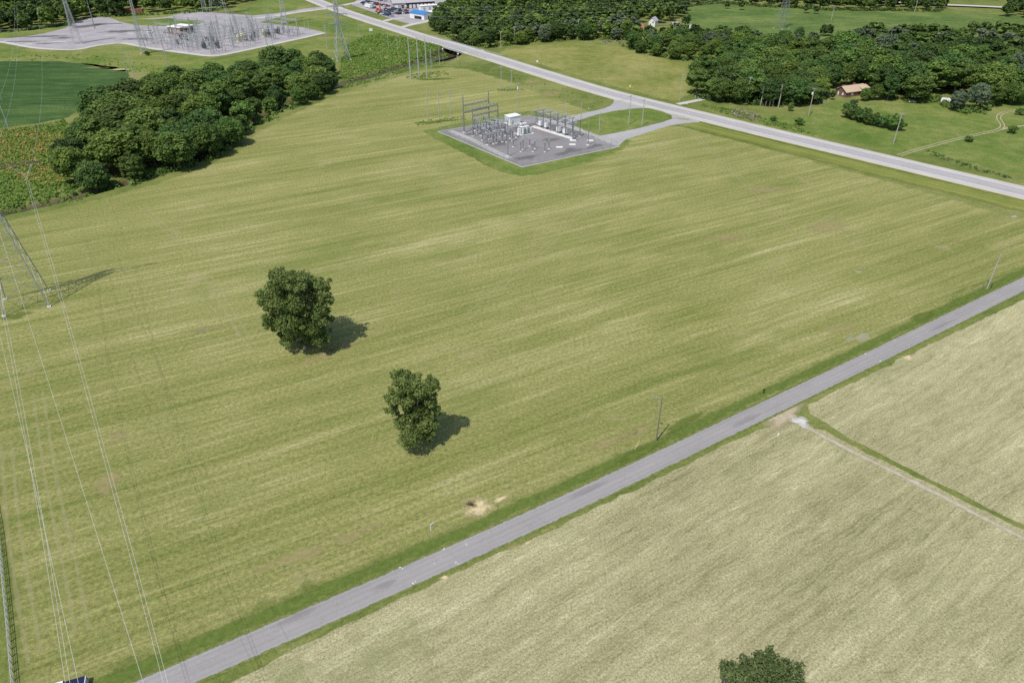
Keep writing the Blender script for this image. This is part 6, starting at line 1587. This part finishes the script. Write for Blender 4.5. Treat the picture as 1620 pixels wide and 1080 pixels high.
# mailbox
x, y = at(1207.5, 622.5); o = empty('mailbox', (x, y, 0), R(30)); MB().box((0, 0, .5), (.12, .12, 1.1)).obj('post', 'black', o)
mb = MB(); mb.add([(-.32, -.15, 1.0), (.32, -.15, 1.0), (.32, .15, 1.0), (-.32, .15, 1.0), (-.32, -.15, 1.2), (.32, -.15, 1.2), (.32, .15, 1.2), (-.32, .15, 1.2), (-.32, 0, 1.36), (.32, 0, 1.36)], [(3, 2, 1, 0), (0, 1, 5, 4), (2, 3, 7, 6), (1, 2, 6, 9, 5), (3, 0, 4, 8, 7), (4, 5, 9, 8), (6, 7, 8, 9)]); mb.obj('box', 'black', o)
MB().box((.1, -.17, 1.28), (.05, .02, .2)).obj('flag', 'roof_red', o); tag(o, 'black mailbox on a post beside the lane', 'mailbox')
# guy wire with yellow guard at the near pole
A = Vector((*at(1004, 711), 0)); tp = Vector((p_near.location.x, p_near.location.y, p_near['h'] - .6)); o = empty('guy_wire', A); d = tp - A
MB().tube((0, 0, -.1), d, .012, None, 4).obj('wire', 'steel', o); MB().tube((0, 0, 0), d * .18, .05, None, 6).obj('yellow_guard', 'yellow', o); tag(o, 'guy wire with yellow guard slanting to the near pole', 'guy wire')
x, y = at(1231, 688); o = MB().box((0, 0, .12), (.9, .16, .14)).box((.25, 0, .2), (.3, .2, .1)).obj('white_plank', 'white'); o.location = (x, y, 0); o.rotation_euler = (0, 0, .8); tag(o, 'short white plank lying in the hay field near the track entrance', 'plank')
x, y = at(1603, 344); o = MB().box((0, 0, .3), (2.6, .35, .4)).box((0, -.3, .15), (2.2, .3, .25)).obj('culvert_headwall', 'kerb'); o.location = (x, y, 0); o.rotation_euler = (0, 0, .35); tag(o, 'small grey culvert headwall in the field verge at the right edge', 'culvert')
# highway signs
def sign(px, yb, h, w_, hh, mat, label, az_=0.6, diamond=False):
    x, y = at(px, yb); o = empty('road_sign', (x, y, 0), az_); MB().box((0, 0, h / 2), (.09, .09, h)).obj('post', 'steel', o)
    q = MB().box((0, 0, 0), (w_, .05, hh)).obj('panel', mat, o); q.location = (0, -.08, h - hh / 2); q.rotation_euler = (0, math.pi / 4 if diamond else 0, 0); tag(o, label, 'road sign')
sign(996.5, 141.5, 2.4, 1.1, 1.1, 'yellow', 'yellow diamond road sign on the meadow side of the highway', -.5, True)
sign(850, 103, 2.8, 1.2, 1.0, 'white', 'white road sign on the meadow side of the highway near the guard rail', -.5)
sign(944, 153.5, 1.6, .8, .7, 'white', 'small white sign at the verge opposite the yellow sign', .6)
sign(931, 175, 1.4, .7, .6, 'white', 'small white sign beside the upper driveway', .6)
sign(1086, 167.5, 1.6, .9, .8, 'white', 'white sign at the house drive entrance', .3)
sign(691, 40.5, 3.0, 1.6, 1.2, 'white', 'white board in front of the blue-roofed building', .3)
sign(587, 52, 3.2, 2.6, 2.0, 'white', 'white board in the scrub beside the highway', .2)
for i, (px, yb, yt) in enumerate([(700.7, 88, 78.5), (725.2, 95, 86)]):
    x, y = at(px, yb); h = height(px, yb, yt); z0_ = float(ground_z(x, y)); o = empty('marker_post', (x, y, z0_)); MB().tube((0, 0, 0), (0, 0, h - z0_), .08, .06, 6).obj('shaft', 'palesteel', o); MB().lathe([(.05, 0), (.42, .2), (.5, .6), (.3, 1.0), (.05, 1.1)], (0, 0, h - z0_ - .3), 10).obj('white_head', 'white', o); tag(o, 'white-headed marker post in front of the bridge, %s' % ('left', 'right')[i], 'marker post')
# picket line posts by the house
for i, (px, py) in enumerate([(1303, 163.5), (1310, 162.5), (1296, 164.5), (1104, 158.5), (1100, 156.5)]):
    x, y = at(px, py); o = MB().box((0, 0, .8), (.22, .22, 1.8)).box((0, 0, 1.75), (.3, .3, .12)).obj('gate_post', 'post'); o.location = (x, y, 0); tag(o, None, 'post', 'grey posts by the roadside wood')
ordlabels([o for o in col.objects if o.name.startswith('gate_post')], 'grey wooden post at the foot of the roadside wood, #')
for o in col.objects:
    for k in ('h', 'm', 'c', 'k'):
        if k in o.keys(): del o[k]
